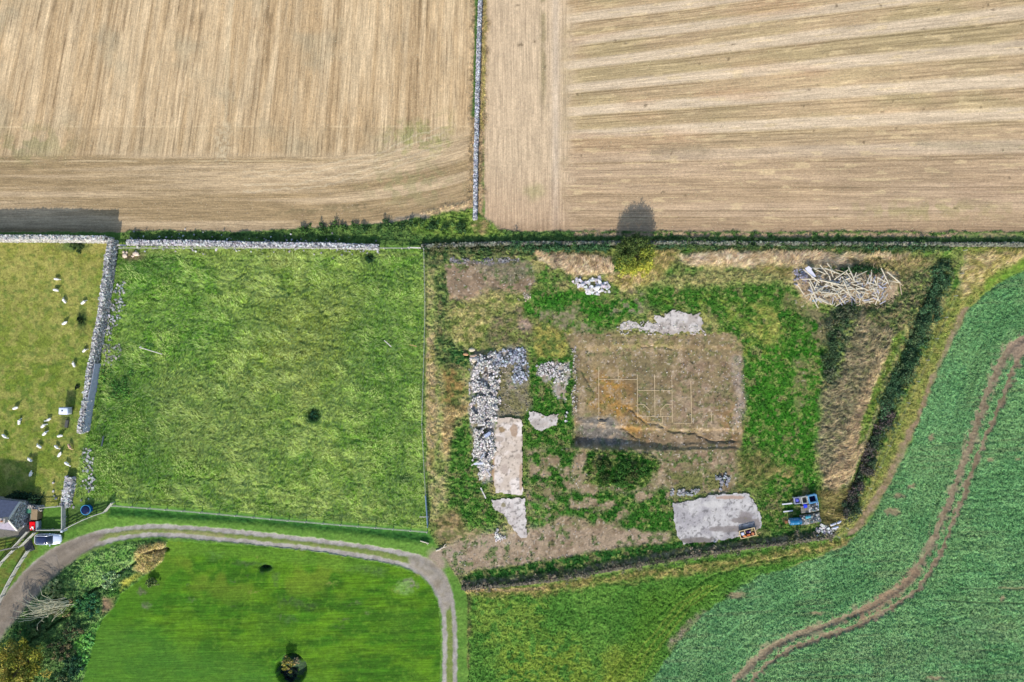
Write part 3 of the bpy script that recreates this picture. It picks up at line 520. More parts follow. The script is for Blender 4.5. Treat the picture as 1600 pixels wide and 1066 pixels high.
def mesh_np(name, V, F, mat_, col=None, row=None, smooth=False, parent=None, hide=False):
    me = bpy.data.meshes.new(name); V = np.asarray(V, np.float32); F = np.asarray(F, np.int32); k = F.shape[1]
    me.vertices.add(len(V)); me.vertices.foreach_set('co', V.ravel())
    me.loops.add(F.size); me.loops.foreach_set('vertex_index', F.ravel())
    me.polygons.add(len(F)); me.polygons.foreach_set('loop_start', np.arange(0, F.size, k, dtype=np.int32))
    me.polygons.foreach_set('loop_total', np.full(len(F), k, np.int32))
    me.polygons.foreach_set('use_smooth', np.full(len(F), smooth, bool))
    me.update(calc_edges=True)
    if col is not None:
        at = me.attributes.new('col', 'FLOAT_COLOR', 'POINT'); c4 = np.ones((len(V), 4), np.float32); c4[:, :3] = col
        at.data.foreach_set('color', c4.ravel())
    if row is not None:
        at = me.attributes.new('row', 'FLOAT_VECTOR', 'POINT'); r3 = np.zeros((len(V), 3), np.float32); r3[:, :2] = row
        at.data.foreach_set('vector', r3.ravel())
    me.materials.append(mat_)
    o = bpy.data.objects.new(name, me); C.objects.link(o)
    if parent: o.parent = parent
    return o
def tag(o, label=None, cat=None, group=None, kind=None):
    if label: o['label'] = label
    if cat: o['category'] = cat
    if group: o['group'] = group
    if kind: o['kind'] = kind
    return o
def empty(name, x, y, z=0, rz=0):
    o = bpy.data.objects.new(name, None); C.objects.link(o); o.location = (x, y, z); o.rotation_euler = (0, 0, rz); o.empty_display_size = .3
    return o
G = [(3.0, .8, 1.2), (.5, .92, 1.08)]
GM = dict(
    ground=mat('pasture_soil', attr='col', noise=G, bump=.05), stubble_field_west=mat('stubble', attr='col', noise=[(5, .84, 1.16)], rows=[(4.1, .22, .72, 1.28), (7, 1.6, .88, 1.12)], bump=.04),
    stubble_field_east=mat('stubble_pale', attr='col', noise=[(5, .86, 1.14)], rows=[(4.0, .14, .76, 1.22), (8, 1.6, .88, 1.12)], bump=.03),
    meadow=mat('meadow_turf', attr='col', noise=G, bump=.1), pasture=mat('grazed_turf', attr='col', noise=[(4, .74, 1.26), (.9, .9, 1.1)], bump=.1),
    site_ground=mat('weedy_earth', attr='col', noise=[(6, .8, 1.2), (1.8, .86, 1.14)], bump=.09), farm_track=mat('gravel', attr='col', noise=[(8, .8, 1.2)], bump=.03),
    lawn=mat('mown_grass', attr='col', noise=[(6, .78, 1.22), (1.6, .9, 1.1)], rows=[(3.2, .3, .86, 1.14)], bump=.06), stream_bank=mat('bank_turf', attr='col', noise=G, bump=.1),
    rough_field=mat('rough_grass_turf', attr='col', noise=[(3.4, .72, 1.3)], bump=.12), crop_field=mat('crop_soil', attr='col', noise=[(3.2, .76, 1.26)], bump=.1),
    garden_grass=mat('garden_turf', attr='col', noise=[(4, .82, 1.18)], bump=.05), field_margin=mat('margin_turf', attr='col', noise=[(4, .78, 1.22)], bump=.09))
NAMES = dict(ground='ground', stubble_field_west='stubble_field', stubble_field_east='stubble_field', meadow='meadow', pasture='pasture', site_ground='building_plot_ground', farm_track='farm_track', lawn='lawn', stream_bank='stream_bank', rough_field='rough_grassland', crop_field='crop_field', garden_grass='garden_grass', field_margin='field_margin')
# ------------------------------------------------------------------ build the ground
GX0, GY0, GST, GNX, GNY = -110, -90, 1.25, 1456, 996
X, Y, COL, HGT, ROUGH, LABR, RC, DENS = paint(GX0, GY0, GST, GNX, GNY)
def split_ground(X, Y, col, hgt, lab, rc, keep=None, suffix=''):
    ny, nx = X.shape
    P = np.stack([(X - 800) * S, (533 - Y) * S, hgt], -1).reshape(-1, 3)
    idx = np.arange(ny * nx).reshape(ny, nx)
    F = np.stack([idx[1:, :-1], idx[1:, 1:], idx[:-1, 1:], idx[:-1, :-1]], -1).reshape(-1, 4)
    fl = lab[:-1, :-1].ravel()
    if keep is not None: k = keep[:-1, :-1].ravel(); F = F[k]; fl = fl[k]
    for nm, lv in LAB.items():
        f = F[fl == lv]
        if len(f) == 0: continue
        u, inv = np.unique(f, return_inverse=True)
        o = mesh_np(NAMES[nm], P[u], inv.reshape(-1, 4), GM[nm], col.reshape(-1, 3)[u], rc.reshape(-1, 2)[u], True)
        tag(o, kind='structure')
split_ground(X, Y, COL, HGT, LABR, RC)
# the same land carried on coarsely to the horizon
cs_ = 12.5
ox0, oy0 = GX0 - 150 * cs_, GY0 - 150 * cs_; onx = 150 * 2 + int((GNX - 1) * GST / cs_) + 1; ony = 150 * 2 + int((GNY - 1) * GST / cs_) + 1
GX1 = GX0 + (GNX - 1) * GST; GY1 = GY0 + (GNY - 1) * GST
Xc, Yc, Cc, Hc, _, Lc, Rc, _ = paint(ox0, oy0, cs_, onx, ony)
inn = (Xc >= GX0 - 1) & (Xc < GX1 - cs_ * 1.2) & (Yc >= GY0 - 1) & (Yc < GY1 - cs_ * 1.2)
edge = (Xc > GX0 - 2 * cs_) & (Xc < GX1 + 2 * cs_) & (Yc > GY0 - 2 * cs_) & (Yc < GY1 + 2 * cs_)
Hc = np.where(edge, Hc * .3 - .22, Hc * .6 - .05)
split_ground(Xc, Yc, Cc, Hc, Lc, Rc, keep=~inn)
B_ = 2600.0
far = mesh_np('ground', [(-B_, -B_, -3), (B_, -B_, -3), (B_, B_, -3), (-B_, B_, -3)], [(0, 1, 2, 3)], mat('far_grass', alb((104, 134, 62)), noise=[(.02, .7, 1.3)])); tag(far, kind='structure')
def hz(px, py):
    px = np.asarray(px, float); py = np.asarray(py, float)
    a = np.clip((px - GX0) / GST, 0, GNX - 1.01); b = np.clip((py - GY0) / GST, 0, GNY - 1.01)
    i = a.astype(int); j = b.astype(int); fa = a - i; fb = b - j
    return (HGT[j, i] * (1 - fa) + HGT[j, i + 1] * fa) * (1 - fb) + (HGT[j + 1, i] * (1 - fa) + HGT[j + 1, i + 1] * fa) * fb
def Wz(px, py, dz=0): return Vector(((px - 800) * S, (533 - py) * S, float(hz(px, py)) + dz))
def gcol(px, py):
    i = np.clip(((px - GX0) / GST).astype(int), 0, GNX - 1); j = np.clip(((py - GY0) / GST).astype(int), 0, GNY - 1); return COL[j, i]
# ------------------------------------------------------------------ generic mesh batches
M_LEAF = mat('leaf', attr='col', rough=.8, spec=.12); M_STRAW = mat('dry_blade', attr='col', rough=.85, spec=.1)
M_STONE = mat('field_stone', attr='col', rough=.9, noise=[(6, .82, 1.15)], spec=.2)
def leaves(P, size, colr, up=.35, asp=.6):
    """one small folded quad per point"""
    n = len(P); d = rng.normal(size=(n, 3)); d[:, 2] = np.abs(d[:, 2]) + up; d /= np.linalg.norm(d, axis=1)[:, None]
    t = rng.normal(size=(n, 3)); t -= (t * d).sum(1)[:, None] * d; t /= np.linalg.norm(t, axis=1)[:, None]
    b = np.cross(d, t); s = (size * rng.uniform(.6, 1.4, n))[:, None]
    V = np.stack([P - t * s, P - b * s * asp + d * s * .15, P + t * s, P + b * s * asp + d * s * .15], 1).reshape(-1, 3)
    F = np.arange(4 * n).reshape(n, 4); return V, F, np.repeat(colr, 4, 0)
def blades(P, length, width, lean, colr, dirx=None):
    n = len(P); a = rng.uniform(0, 2 * np.pi, n) if dirx is None else dirx + rng.normal(0, .5, n)
    ln = length * rng.uniform(.6, 1.3, n); le = np.clip(lean + rng.normal(0, .2, n), .05, 1.45)
    h = np.stack([np.cos(a), np.sin(a), np.zeros(n)], 1); sde = np.stack([-np.sin(a), np.cos(a), np.zeros(n)], 1)
    tip = P + h * (ln * np.sin(le))[:, None] + np.array([0, 0, 1.]) * (ln * np.cos(le))[:, None]
    wv = sde * (width * rng.uniform(.6, 1.3, n))[:, None]
    V = np.stack([P - wv, P + wv, tip], 1).reshape(-1, 3)
    return V, np.arange(3 * n).reshape(n, 3), np.repeat(colr, 3, 0)
CB = np.array([(-1, -1, -1), (1, -1, -1), (1, 1, -1), (-1, 1, -1), (-1, -1, 1), (1, -1, 1), (1, 1, 1), (-1, 1, 1)], np.float32)
CF = np.array([(0, 3, 2, 1), (4, 5, 6, 7), (0, 1, 5, 4), (1, 2, 6, 5), (2, 3, 7, 6), (3, 0, 4, 7)])
def stones(P, size, colr, flat=.7):
    n = len(P); s = (size * rng.uniform(.55, 1.45, n))[:, None, None]
    K = CB[None] * rng.uniform(.55, 1, (n, 8, 3)) * (rng.uniform(.7, 1.25, (n, 1, 3)) * np.array([1.1, .9, flat]))
    a = rng.uniform(0, np.pi, n); ca, sa = np.cos(a)[:, None], np.sin(a)[:, None]; tl = rng.normal(0, .3, (n, 1))
    x = K[..., 0] * ca - K[..., 1] * sa; y = K[..., 0] * sa + K[..., 1] * ca; z = K[..., 2] + x * tl
    V = (np.stack([x, y, z], -1) * s * .5 + P[:, None, :]).reshape(-1, 3)
    F = (CF[None] + 8 * np.arange(n)[:, None, None]).reshape(-1, 4)
    return V, F, np.repeat(colr, 8, 0)
def scol(n, base=(186, 182, 176), var=.35, tint=.04):
    b = lin(base) * ALB; k = np.clip(rng.normal(1, var, (n, 1)), .35, 1.6); return np.clip(b * k * (1 + rng.normal(0, tint, (n, 3))), .01, .8)
def merge(lst):
    Vs, Fs, Cs = [], [], []; o = 0
    for V, F, c in lst: Vs.append(V); Fs.append(F + o); Cs.append(c); o += len(V)
    return np.concatenate(Vs), np.concatenate(Fs), np.concatenate(Cs)
def pick(prob, seed=0):
    """random points (pixel coordinates) with prob = expected count per grid node"""
    r = np.random.default_rng(seed); k = r.poisson(np.clip(prob, 0, 20)); j, i = np.nonzero(k); rep = k[j, i]
    i = np.repeat(i, rep).astype(float) + r.uniform(-.5, .5, rep.sum()); j = np.repeat(j, rep).astype(float) + r.uniform(-.5, .5, rep.sum())
    return GX0 + i * GST, GY0 + j * GST
CELL = (GST * S) ** 2
def pts3(px, py, dz=0): return np.stack([(px - 800) * S, (533 - py) * S, hz(px, py) + dz], 1)
def vary2(c, px, py, amp=.55, lo=.62, hi=1.5):
    k = 1 + (vn(px.astype(np.float32), py.astype(np.float32), 2.8, 301) - .5) * 2 * amp
    return vary(c * np.clip(k, .35, 1.7)[:, None], lo, hi)
def vary(c, lo=.7, hi=1.35, tint=.06):
    n = len(c); return np.clip(c * rng.uniform(lo, hi, (n, 1)) * (1 + rng.normal(0, tint, (n, 3))), .003, .8)
# ------------------------------------------------------------------ ground cover (uncountable)
# meadow grass
mm = (LABR == 3)
px, py = pick(mm * 62 * CELL * np.clip(ROUGH * 3.4, .1, 1), 1)
P = pts3(px, py); c = vary2(gcol(px, py), px, py); k = rng.random(len(c)) < .4; c[k] = c[k] * .4 + lin((208, 228, 140)) * ALB * .7
ang = np.pi * 1.5 + (fbm(px.astype(np.float32), py.astype(np.float32), 30, 5, 2) - .5) * 9
V, F, cc = blades(P, .5, .045, 1.0, c, ang)
tag(mesh_np('meadow_grass', V, F, M_LEAF, cc), 'long tussocky green grass filling the walled meadow', 'grass', kind='stuff')
# rough field in the south
mm = (LABR == 9)
px, py = pick(mm * 42 * CELL, 2); P = pts3(px, py, .02); c = vary2(gcol(px, py), px, py)
V, F, cc = leaves(P, .11, c, .1, .5)
tag(mesh_np('rough_grass', V, F, M_LEAF, cc), 'bright green leafy grass between the boundary bank and the crop', 'grass', kind='stuff')
# crop
mm = (LABR == 10) & (ROUGH > .09)
px, py = pick(mm * 40 * CELL, 3); P = pts3(px, py, .05); c = vary2(gcol(px, py), px, py, .3, .82, 1.22) * 1.12
V, F, cc = leaves(P, .11, c, .1, .62)
tag(mesh_np('crop_plants', V, F, M_LEAF, cc), 'blue-green leafy crop covering the field in the south-east', 'crop', kind='stuff')
# weeds of the plot
mm = ((LABR == 5) | (LABR == 12) | (LABR == 8)) * DENS['weed']
px, py = pick(mm * 30 * CELL, 4); P = pts3(px, py, .04); c = vary2(gcol(px, py), px, py)
V, F, cc = leaves(P, .13, c, .1, .6)
tag(mesh_np('weeds', V, F, M_LEAF, cc), 'low leafy weeds spread over the plot and its margins', 'weeds', kind='stuff')
# dead pale grass
mm = DENS['straw'] * 1.0
px, py = pick(mm * 60 * CELL, 5); P = pts3(px, py); c = vary2(gcol(px, py), px, py)
tall = np.clip(DENS['straw'][np.clip(((py - GY0) / GST).astype(int), 0, GNY - 1), np.clip(((px - GX0) / GST).astype(int), 0, GNX - 1)], .3, 1.4)
ang = np.pi * .3 + (fbm(px.astype(np.float32), py.astype(np.float32), 26, 15, 2) - .5) * 5
V, F, cc = blades(P, .75 * tall, .035, .7, c, ang)
tag(mesh_np('dead_grass', V, F, M_STRAW, cc), 'pale dry tall grass in clumps along the plot edges', 'grass', kind='stuff')
# pasture and margin blades
mm = (LABR == 4)
px, py = pick(mm * 16 * CELL, 6); P = pts3(px, py); c = vary2(gcol(px, py), px, py)
V, F, cc = blades(P, .2, .04, 1.1, c)
tag(mesh_np('pasture_grass', V, F, M_LEAF, cc), 'short grazed yellow-green grass of the sheep pasture', 'grass', kind='stuff')
# loose stones
mm = np.clip(DENS['stone'], 0, .7) * (LABR == 5)
px, py = pick(mm * 3.2 * CELL, 7); P = pts3(px, py, .03)
V, F, cc = stones(P, .16, scol(len(P), (196, 186, 172), .3))
tag(mesh_np('loose_stones', V, F, M_STONE, cc), 'small pale stones strewn over the bare earth of the plot', 'stones', kind='stuff')
# stubble straw
mm = ((LABR == 1) | (LABR == 2)) & (rng.random(LABR.shape) < 1)
px, py = pick(mm * 2.2 * CELL, 8); P = pts3(px, py, .01)
V, F, cc = blades(P, .22, .03, 1.2, vary(np.tile(lin((214, 196, 160)) * ALB, (len(P), 1)), .7, 1.2))
tag(mesh_np('loose_straw', V, F, M_STRAW, cc), 'scattered bits of straw on the harvested fields', 'straw', kind='stuff')
#PART2
# ------------------------------------------------------------------ hard-surface helper
_mc = {}
def pm(key, c, **k):
    if key not in _mc: _mc[key] = mat(key, alb(c) / ALB * k.pop('a', .62), **k)
    return _mc[key]
class MB:
    def __init__(s): s.v = []; s.f = []
    def add(s, vs, fs):
        o = len(s.v); s.v += [tuple(map(float, v)) for v in vs]; s.f += [tuple(o + i for i in f) for f in fs]
    def box(s, c, d, rz=0, tilt=None, taper=1.):
        hx, hy, hz_ = d[0] / 2, d[1] / 2, d[2] / 2
        m = Matrix.Rotation(rz, 3, 'Z')
        if tilt: m = m @ Matrix.Rotation(tilt[0], 3, 'X') @ Matrix.Rotation(tilt[1], 3, 'Y')
        vs = []
        for a in CB:
            t = taper if a[2] > 0 else 1
            vs.append(m @ Vector((a[0] * hx * t, a[1] * hy * t, a[2] * hz_)) + Vector(c))
        s.add(vs, CF.tolist()); return s
    def tube(s, pts, r, n=8, cap=True):
        pts = [Vector(p) for p in pts]; rs = r if isinstance(r, (list, tuple)) else [r] * len(pts); rings = []
        for i, p in enumerate(pts):
            d = (pts[min(i + 1, len(pts) - 1)] - pts[max(i - 1, 0)]).normalized()
            u = d.orthogonal().normalized() if abs(d.z) > .95 else Vector((0, 0, 1)).cross(d).normalized(); q = d.cross(u)
            rings.append([p + (u * math.cos(2 * math.pi * k / n) + q * math.sin(2 * math.pi * k / n)) * rs[i] for k in range(n)])
        fs = []
        for i in range(len(pts) - 1):
            for k in range(n): fs.append((i * n + k, i * n + (k + 1) % n, (i + 1) * n + (k + 1) % n, (i + 1) * n + k))
        if cap: fs += [tuple(range(n - 1, -1, -1)), tuple(range((len(pts) - 1) * n, len(pts) * n))]
        s.add([v for rg in rings for v in rg], fs); return s
    def loft(s, rings, cap=True):
        n = len(rings[0]); fs = []
        for i in range(len(rings) - 1):
            for k in range(n): fs.append((i * n + k, i * n + (k + 1) % n, (i + 1) * n + (k + 1) % n, (i + 1) * n + k))
        if cap: fs += [tuple(range(n - 1, -1, -1)), tuple(range((len(rings) - 1) * n, len(rings) * n))]
        s.add([v for rg in rings for v in rg], fs); return s
    def build(s, name, m, parent=None, smooth=False, bevel=0):
        me = bpy.data.meshes.new(name); me.from_pydata(s.v, [], s.f); me.update()
        bm = bmesh.new(); bm.from_mesh(me); bmesh.ops.recalc_face_normals(bm, faces=bm.faces)
        if bevel: bmesh.ops.bevel(bm, geom=bm.edges[:], offset=bevel, segments=2, affect='EDGES', profile=.5)
        bm.to_mesh(me); bm.free()
        if smooth: me.polygons.foreach_set('use_smooth', [True] * len(me.polygons))
        me.materials.append(m); o = bpy.data.objects.new(name, me); C.objects.link(o)
        if parent: o.parent = parent
        return o
def copy_tree(o, parent=None):
    c = o.copy(); C.objects.link(c)
    if parent: c.parent = parent
    for ch in list(o.children): copy_tree(ch, c)
    return c
def along(pts, step):
    """points every `step` px along a photo-pixel polyline: (x, y, angle in world)"""
    out = []; carry = 0
    for a, b in zip(pts[:-1], pts[1:]):
        d = math.hypot(b[0] - a[0], b[1] - a[1]); t = carry
        while t < d:
            out.append((a[0] + (b[0] - a[0]) * t / d, a[1] + (b[1] - a[1]) * t / d, math.atan2(-(b[1] - a[1]), b[0] - a[0]))); t += step
        carry = t - d
    return out
# ------------------------------------------------------------------ dry stone walls
def wall(path, width, height, label, base=(196, 192, 186), name='dry_stone_wall', ragged=.15, ssz=.3, var=.33, core=(120, 112, 100), hseed=0, spill=0, top=None):
    root = empty(name, *Wz(*path[len(path) // 2])); tag(root, label, 'stone wall')
    o = root.location.copy(); r = np.random.default_rng(100 + hseed)
    hh = lambda x, y: height * (1 - ragged + 2 * ragged * float(fbm(np.array([x], np.float32), np.array([y], np.float32), 18, 40 + hseed, 2)[0]) - ragged * .0)
    b = MB(); rings = []
    for x, y, a in along(path, 6) + [(path[-1][0], path[-1][1], math.atan2(-(path[-1][1] - path[-2][1]), path[-1][0] - path[-2][0]))]:
        n = Vector((-math.sin(a), math.cos(a), 0)); p = Wz(x, y) - o; h = hh(x, y) - .06
        rings.append([p - n * width * .46 - Vector((0, 0, .3)), p - n * width * .36 + Vector((0, 0, h)), p + n * width * .36 + Vector((0, 0, h)), p + n * width * .46 - Vector((0, 0, .3))])
    b.loft(rings); b.build('wall_core', pm('wall_core', core, noise=[(4, .7, 1.3)]), root)
    P = []; st = ssz * .62 / S
    for x, y, a in along(path, st):
        n = Vector((-math.sin(a), math.cos(a), 0)); h = hh(x, y)
        nt_ = max(2, int(width / (ssz * .6)))
        for k in range(nt_): P.append(Wz(x, y) - o + n * width * (.84 * (k + .5) / nt_ - .42) + Vector((r.normal(0, .05), r.normal(0, .05), h + r.normal(0, .05))))
        for k in range(int(h / (ssz * .6))):
            z = (k + .5) * ssz * .6; t = (.47 - .10 * z / max(h, .3)) * width
            for s_ in (-1, 1): P.append(Wz(x, y) - o + n * t * s_ + Vector((r.normal(0, .04), r.normal(0, .04), z)))
        if spill and r.random() < spill:
            P.append(Wz(x, y) - o + n * r.normal(0, width * 1.1) + Vector((0, 0, .08)))
    P = np.array([tuple(p) for p in P]); cc = scol(len(P), base, var)
    V, F, c = stones(P, ssz, cc, .75)
    mesh_np('wall_stones', V, F, M_STONE, c, parent=root); return root
wall([(-420, 373), (-120, 374.5), (60, 375), (180, 376.5)], .75, 2.9, 'tall pale stone wall along the north edge of the sheep pasture', base=(208, 205, 196), ragged=.03, hseed=1, ssz=.24, var=.3)
wall([(183, 377), (176, 430), (168, 478), (160, 522), (152, 562), (145, 615), (136, 674)], .8, 2.0, 'long leaning stone wall between the sheep pasture and the long-grass meadow', ragged=.12, hseed=2, base=(196, 194, 188), var=.48, ssz=.26)
wall([(205, 380), (300, 381), (400, 383), (500, 384), (592, 387)], .8, .95, 'broken white stone wall along the north side of the long-grass meadow', ragged=.35, hseed=3, spill=.9, base=(196, 194, 192), var=.48, ssz=.26)
wall([(752, -60), (751, 0), (749, 50), (747.5, 100), (746, 150), (745, 200), (743.5, 250), (743, 300), (742.5, 343)], .46, 1.05, 'narrow stone wall dividing the two stubble fields', ragged=.08, hseed=4, base=(196, 196, 198), ssz=.24, var=.4)
wall([(660, 385), (800, 381), (1000, 380), (1200, 381), (1400, 382), (1600, 383), (1720, 384)], .5, .55, 'low overgrown stone wall along the foot of the right-hand stubble field', ragged=.3, hseed=5, base=(128, 130, 112), var=.45)
wall([(113, 745), (109, 770), (104, 790)], 1.5, .7, 'short tumbled stone wall end above the garden fence', ragged=.4, hseed=6, spill=.9, base=(196, 194, 190))
wall([(722, 918), (800, 912), (860, 905), (1000, 881), (1150, 856), (1296, 838)], .45, .4, 'low stone bank wall overgrown with scrub along the south edge of the plot', ragged=.3, hseed=7, base=(116, 110, 92), name='bank_wall')
wall([(38, 789), (52, 790), (68, 794)], .7, 1.0, 'small stone wall stub at the back corner of the slate-roofed house', ragged=.2, hseed=8, base=(206, 200, 190))
def rendered_face():
    root = next(o for o in C.objects if o.get('label', '').startswith('long leaning')); b = MB(); rings = []
    for x, y in ((152.5, 568), (149, 590), (145, 615), (140, 645), (136, 673)):
        o = Wz(x + 4.6, y) - root.location; rings.append([o + Vector((.02, 0, -.3)), o + Vector((-.05, 0, 1.8)), o + Vector((.04, 0, 1.8)), o + Vector((.12, 0, -.3))])
    b.loft(rings); b.build('rendered_face', pm('grey_render', (176, 184, 200), noise=[(1.5, .85, 1.1)]), root)
rendered_face()
# ------------------------------------------------------------------ rubble heaps (each a pile nobody could count)
def rubble(poly, n, sz, label, base=(200, 196, 192), hgt_=.5, var=.3, name='rubble_heap', dark=None):
    xs = [p[0] for p in poly]; ys = [p[1] for p in poly]; P = []
    x = rng.uniform(min(xs), max(xs), n * 6).astype(np.float32); y = rng.uniform(min(ys), max(ys), n * 6).astype(np.float32)
    wx = x + (fbm(x, y, 9, 3, 3) - .5) * 17; wy = y + (fbm(x, y, 9, 5, 3) - .5) * 17
    k = inside(wx, wy, poly) & (fbm(x, y, 8, 60, 2) + .25 * (fbm(x, y, 3.2, 62, 2) - .5) > .33); x, y, wx, wy = x[k][:n], y[k][:n], wx[k][:n], wy[k][:n]
    d = segdist(wx, wy, poly, True); z = np.clip(d / 9, 0, 1) * hgt_ * rng.random(len(x)) ** .5
    P = pts3(x, y, z + .05); c = scol(len(P), base, var)
    V, F, cc = stones(P, sz, c, .75)
    o = mesh_np(name, V, F, M_STONE, cc); tag(o, label, 'rubble', kind='stuff'); return o
rubble([(733, 560), (775, 548), (782, 600), (776, 655), (768, 660), (772, 700), (766, 745), (748, 748), (742, 690), (734, 640)], 3900, .235, 'long heap of pale rubble beside the narrow concrete slab', base=(222, 215, 205), var=.45)
rubble([(765, 556), (815, 543), (826, 560), (824, 600), (800, 602), (795, 590), (806, 570), (775, 570)], 520, .3, 'thin curve of grey rubble around the weedy hollow', base=(180, 182, 188), var=.45, hgt_=.3)
rubble([(838, 570), (862, 566), (888, 567), (890, 582), (880, 598), (870, 602), (858, 590), (842, 586)], 330, .24, 'broken white concrete pieces among green weeds beside the earth platform', base=(214, 208, 200), var=.4, hgt_=.12)
rubble([(745, 750), (766, 740), (764, 720), (748, 725)], 60, .35, 'last grey blocks at the lower end of the rubble heap', hgt_=.2)
rubble([(895, 440), (905, 434), (925, 438), (950, 440), (952, 455), (930, 461), (905, 452)], 170, .42, 'small heap of white broken stone in the northern grass', base=(226, 222, 220), hgt_=.35, var=.18)
rubble([(1236, 428), (1262, 420), (1262, 445), (1245, 450)], 160, .22, 'grey rubble at the left end of the timber pile', base=(168, 164, 176), hgt_=.5)
rubble([(1272, 824), (1296, 818), (1312, 828), (1300, 838), (1274, 838)], 60, .42, 'white boulders lying at the south-east corner of the plot', base=(214, 210, 206), hgt_=.3, var=.2)
rubble([(160, 470), (182, 450), (200, 438), (190, 480), (180, 520), (168, 535)], 200, .3, 'grey fallen stones along the inner foot of the leaning wall', base=(186, 186, 186), hgt_=.15)
rubble([(160, 535), (190, 538), (188, 572), (160, 570)], 90, .26, 'thin scatter of stones in the nettles below the leaning wall', base=(170, 168, 160), hgt_=.1)
rubble([(130, 700), (148, 700), (150, 768), (132, 768)], 90, .32, 'stones scattered down the lower corner of the meadow', base=(186, 184, 180), hgt_=.1)
rubble([(773, 826), (790, 830), (788, 846), (772, 844)], 60, .3, 'small white stone heap beside the triangular slab', base=(220, 214, 206), hgt_=.2)
rubble([(1118, 745), (1142, 738), (1138, 762), (1120, 768)], 70, .34, 'dark grey stone heap on the earth above the large slab', base=(160, 160, 164), hgt_=.35)
rubble([(1045, 764), (1092, 764), (1094, 774), (1046, 774)], 110, .28, 'line of grey stones along the upper edge of the large slab', base=(170, 168, 166), hgt_=.3)
rubble([(878, 640), (884, 640), (886, 664), (880, 664)], 10, .3, 'few pale stones beside the small square slab', hgt_=.1)
rubble([(805, 462), (828, 458), (832, 468), (810, 472)], 40, .2, 'pale pebbles at the tip of the brown earth patch', base=(206, 190, 170), hgt_=.05)
rubble([(700, 405), (800, 402), (812, 408), (800, 412), (705, 412)], 200, .2, 'grey stones along the top of the brown earth patch', base=(150, 146, 146), hgt_=.08)
rubble([(958, 512), (1000, 505), (1040, 500), (1105, 512), (1110, 522), (1040, 524), (960, 520)], 240, .22, 'pale rubble fringe below the broken concrete pad', base=(206, 196, 184), hgt_=.08)
rubble([(895, 540), (902, 545), (902, 640), (893, 640)], 70, .22, 'pale stones down the west edge of the earth platform', base=(206, 196, 180), hgt_=.1)
# ------------------------------------------------------------------ concrete slabs
def slab(poly, c, c2, label, th=.14, jag=1.5, holes=.62, cs=7, spots=None):
    r = random.Random(int(poly[0][0])); pts = []
    n = len(poly)
    for i in range(n):
        a = poly[i]; b = poly[(i + 1) % n]; d = math.hypot(b[0] - a[0], b[1] - a[1]); k = max(1, int(d / 4))
        for j in range(k):
            t = j / k; pts.append((a[0] + (b[0] - a[0]) * t + r.uniform(-jag, jag), a[1] + (b[1] - a[1]) * t + r.uniform(-jag, jag)))
    cx = sum(p[0] for p in pts) / len(pts); cy = sum(p[1] for p in pts) / len(pts)
    xa = min(p[0] for p in pts); xb = max(p[0] for p in pts); ya = min(p[1] for p in pts); yb = max(p[1] for p in pts)
    st = 1.1; nx = int((xb - xa) / st) + 2; ny = int((yb - ya) / st) + 2
    X_, Y_ = np.meshgrid((xa + st * np.arange(nx)).astype(np.float32), (ya + st * np.arange(ny)).astype(np.float32))
    ins = inside(X_, Y_, pts); z0 = float(np.max(hz(X_[ins], Y_[ins]))) * .35 + float(np.mean(hz(X_[ins], Y_[ins]))) * .65 + th
    s_ = int(cx)
    n1 = sst(.42, .62, fbm(X_, Y_, cs * 2.4, s_, 3))[..., None]; n2 = fbm(X_, Y_, cs * .5, s_ + 2, 3)[..., None]
    a = lin(c) * (1 - n1) + lin(c2) * n1; a = a * (.8 + .4 * n2)
    cr = np.abs(fbm(X_, Y_, cs * 2.2, s_ + 3, 2) - .5)[..., None]; a = np.where((cr < .008) & (fbm(X_, Y_, 30, s_ + 4, 2)[..., None] > .5), a * .55, a)
    dk = sst(.66, .72, fbm(X_, Y_, 3.4, s_ + 5, 2))[..., None]; a = a * (1 - .45 * dk)
    for (ex, ey, rx, ry, cc_) in (spots or []):
        m_ = sst(1.15, .75, np.sqrt(((X_ - ex) / rx) ** 2 + ((Y_ - ey) / ry) ** 2) + (fbm(X_, Y_, 5, 9, 2) - .5) * .7)[..., None] * .85
        a = a * (1 - m_) + lin(cc_) * m_
    zz = z0 + (fbm(X_, Y_, 9, s_ + 6, 2) - .5) * .03
    P = np.stack([(X_ - 800) * S, (533 - Y_) * S, zz], -1).reshape(-1, 3); idx = np.arange(nx * ny).reshape(ny, nx)
    F = np.stack([idx[1:, :-1], idx[1:, 1:], idx[:-1, 1:], idx[:-1, :-1]], -1).reshape(-1, 4)
    fk = (ins[:-1, :-1] & ins[1:, 1:] & ins[1:, :-1] & ins[:-1, 1:]).ravel(); F = F[fk]
    u, inv = np.unique(F, return_inverse=True); F = inv.reshape(-1, 4); V = P[u]; cc = (a * ALB).reshape(-1, 3)[u]
    # rim going down into the ground
    e = {}
    for q in F:
        for i in range(4):
            k_ = (int(q[i]), int(q[(i + 1) % 4])); e[k_] = e.get(k_, 0) + 1
    rim = [k_ for k_ in e if (k_[1], k_[0]) not in e]
    rv = sorted({i for k_ in rim for i in k_}); mp = {i: len(V) + j for j, i in enumerate(rv)}
    V = np.concatenate([V, V[rv] - np.array([0, 0, .6])]); cc = np.concatenate([cc, cc[rv] * .8])
    F = np.concatenate([F, np.array([(b_, a_, mp[a_], mp[b_]) for a_, b_ in rim])])
    o = mesh_np('concrete_slab', V, F, M_CONC, cc); tag(o, label, 'concrete slab'); return o
M_CONC = mat('concrete', attr='col', rough=.92, noise=[(7, .88, 1.1), (.9, .93, 1.07)], bump=.02, spec=.2)
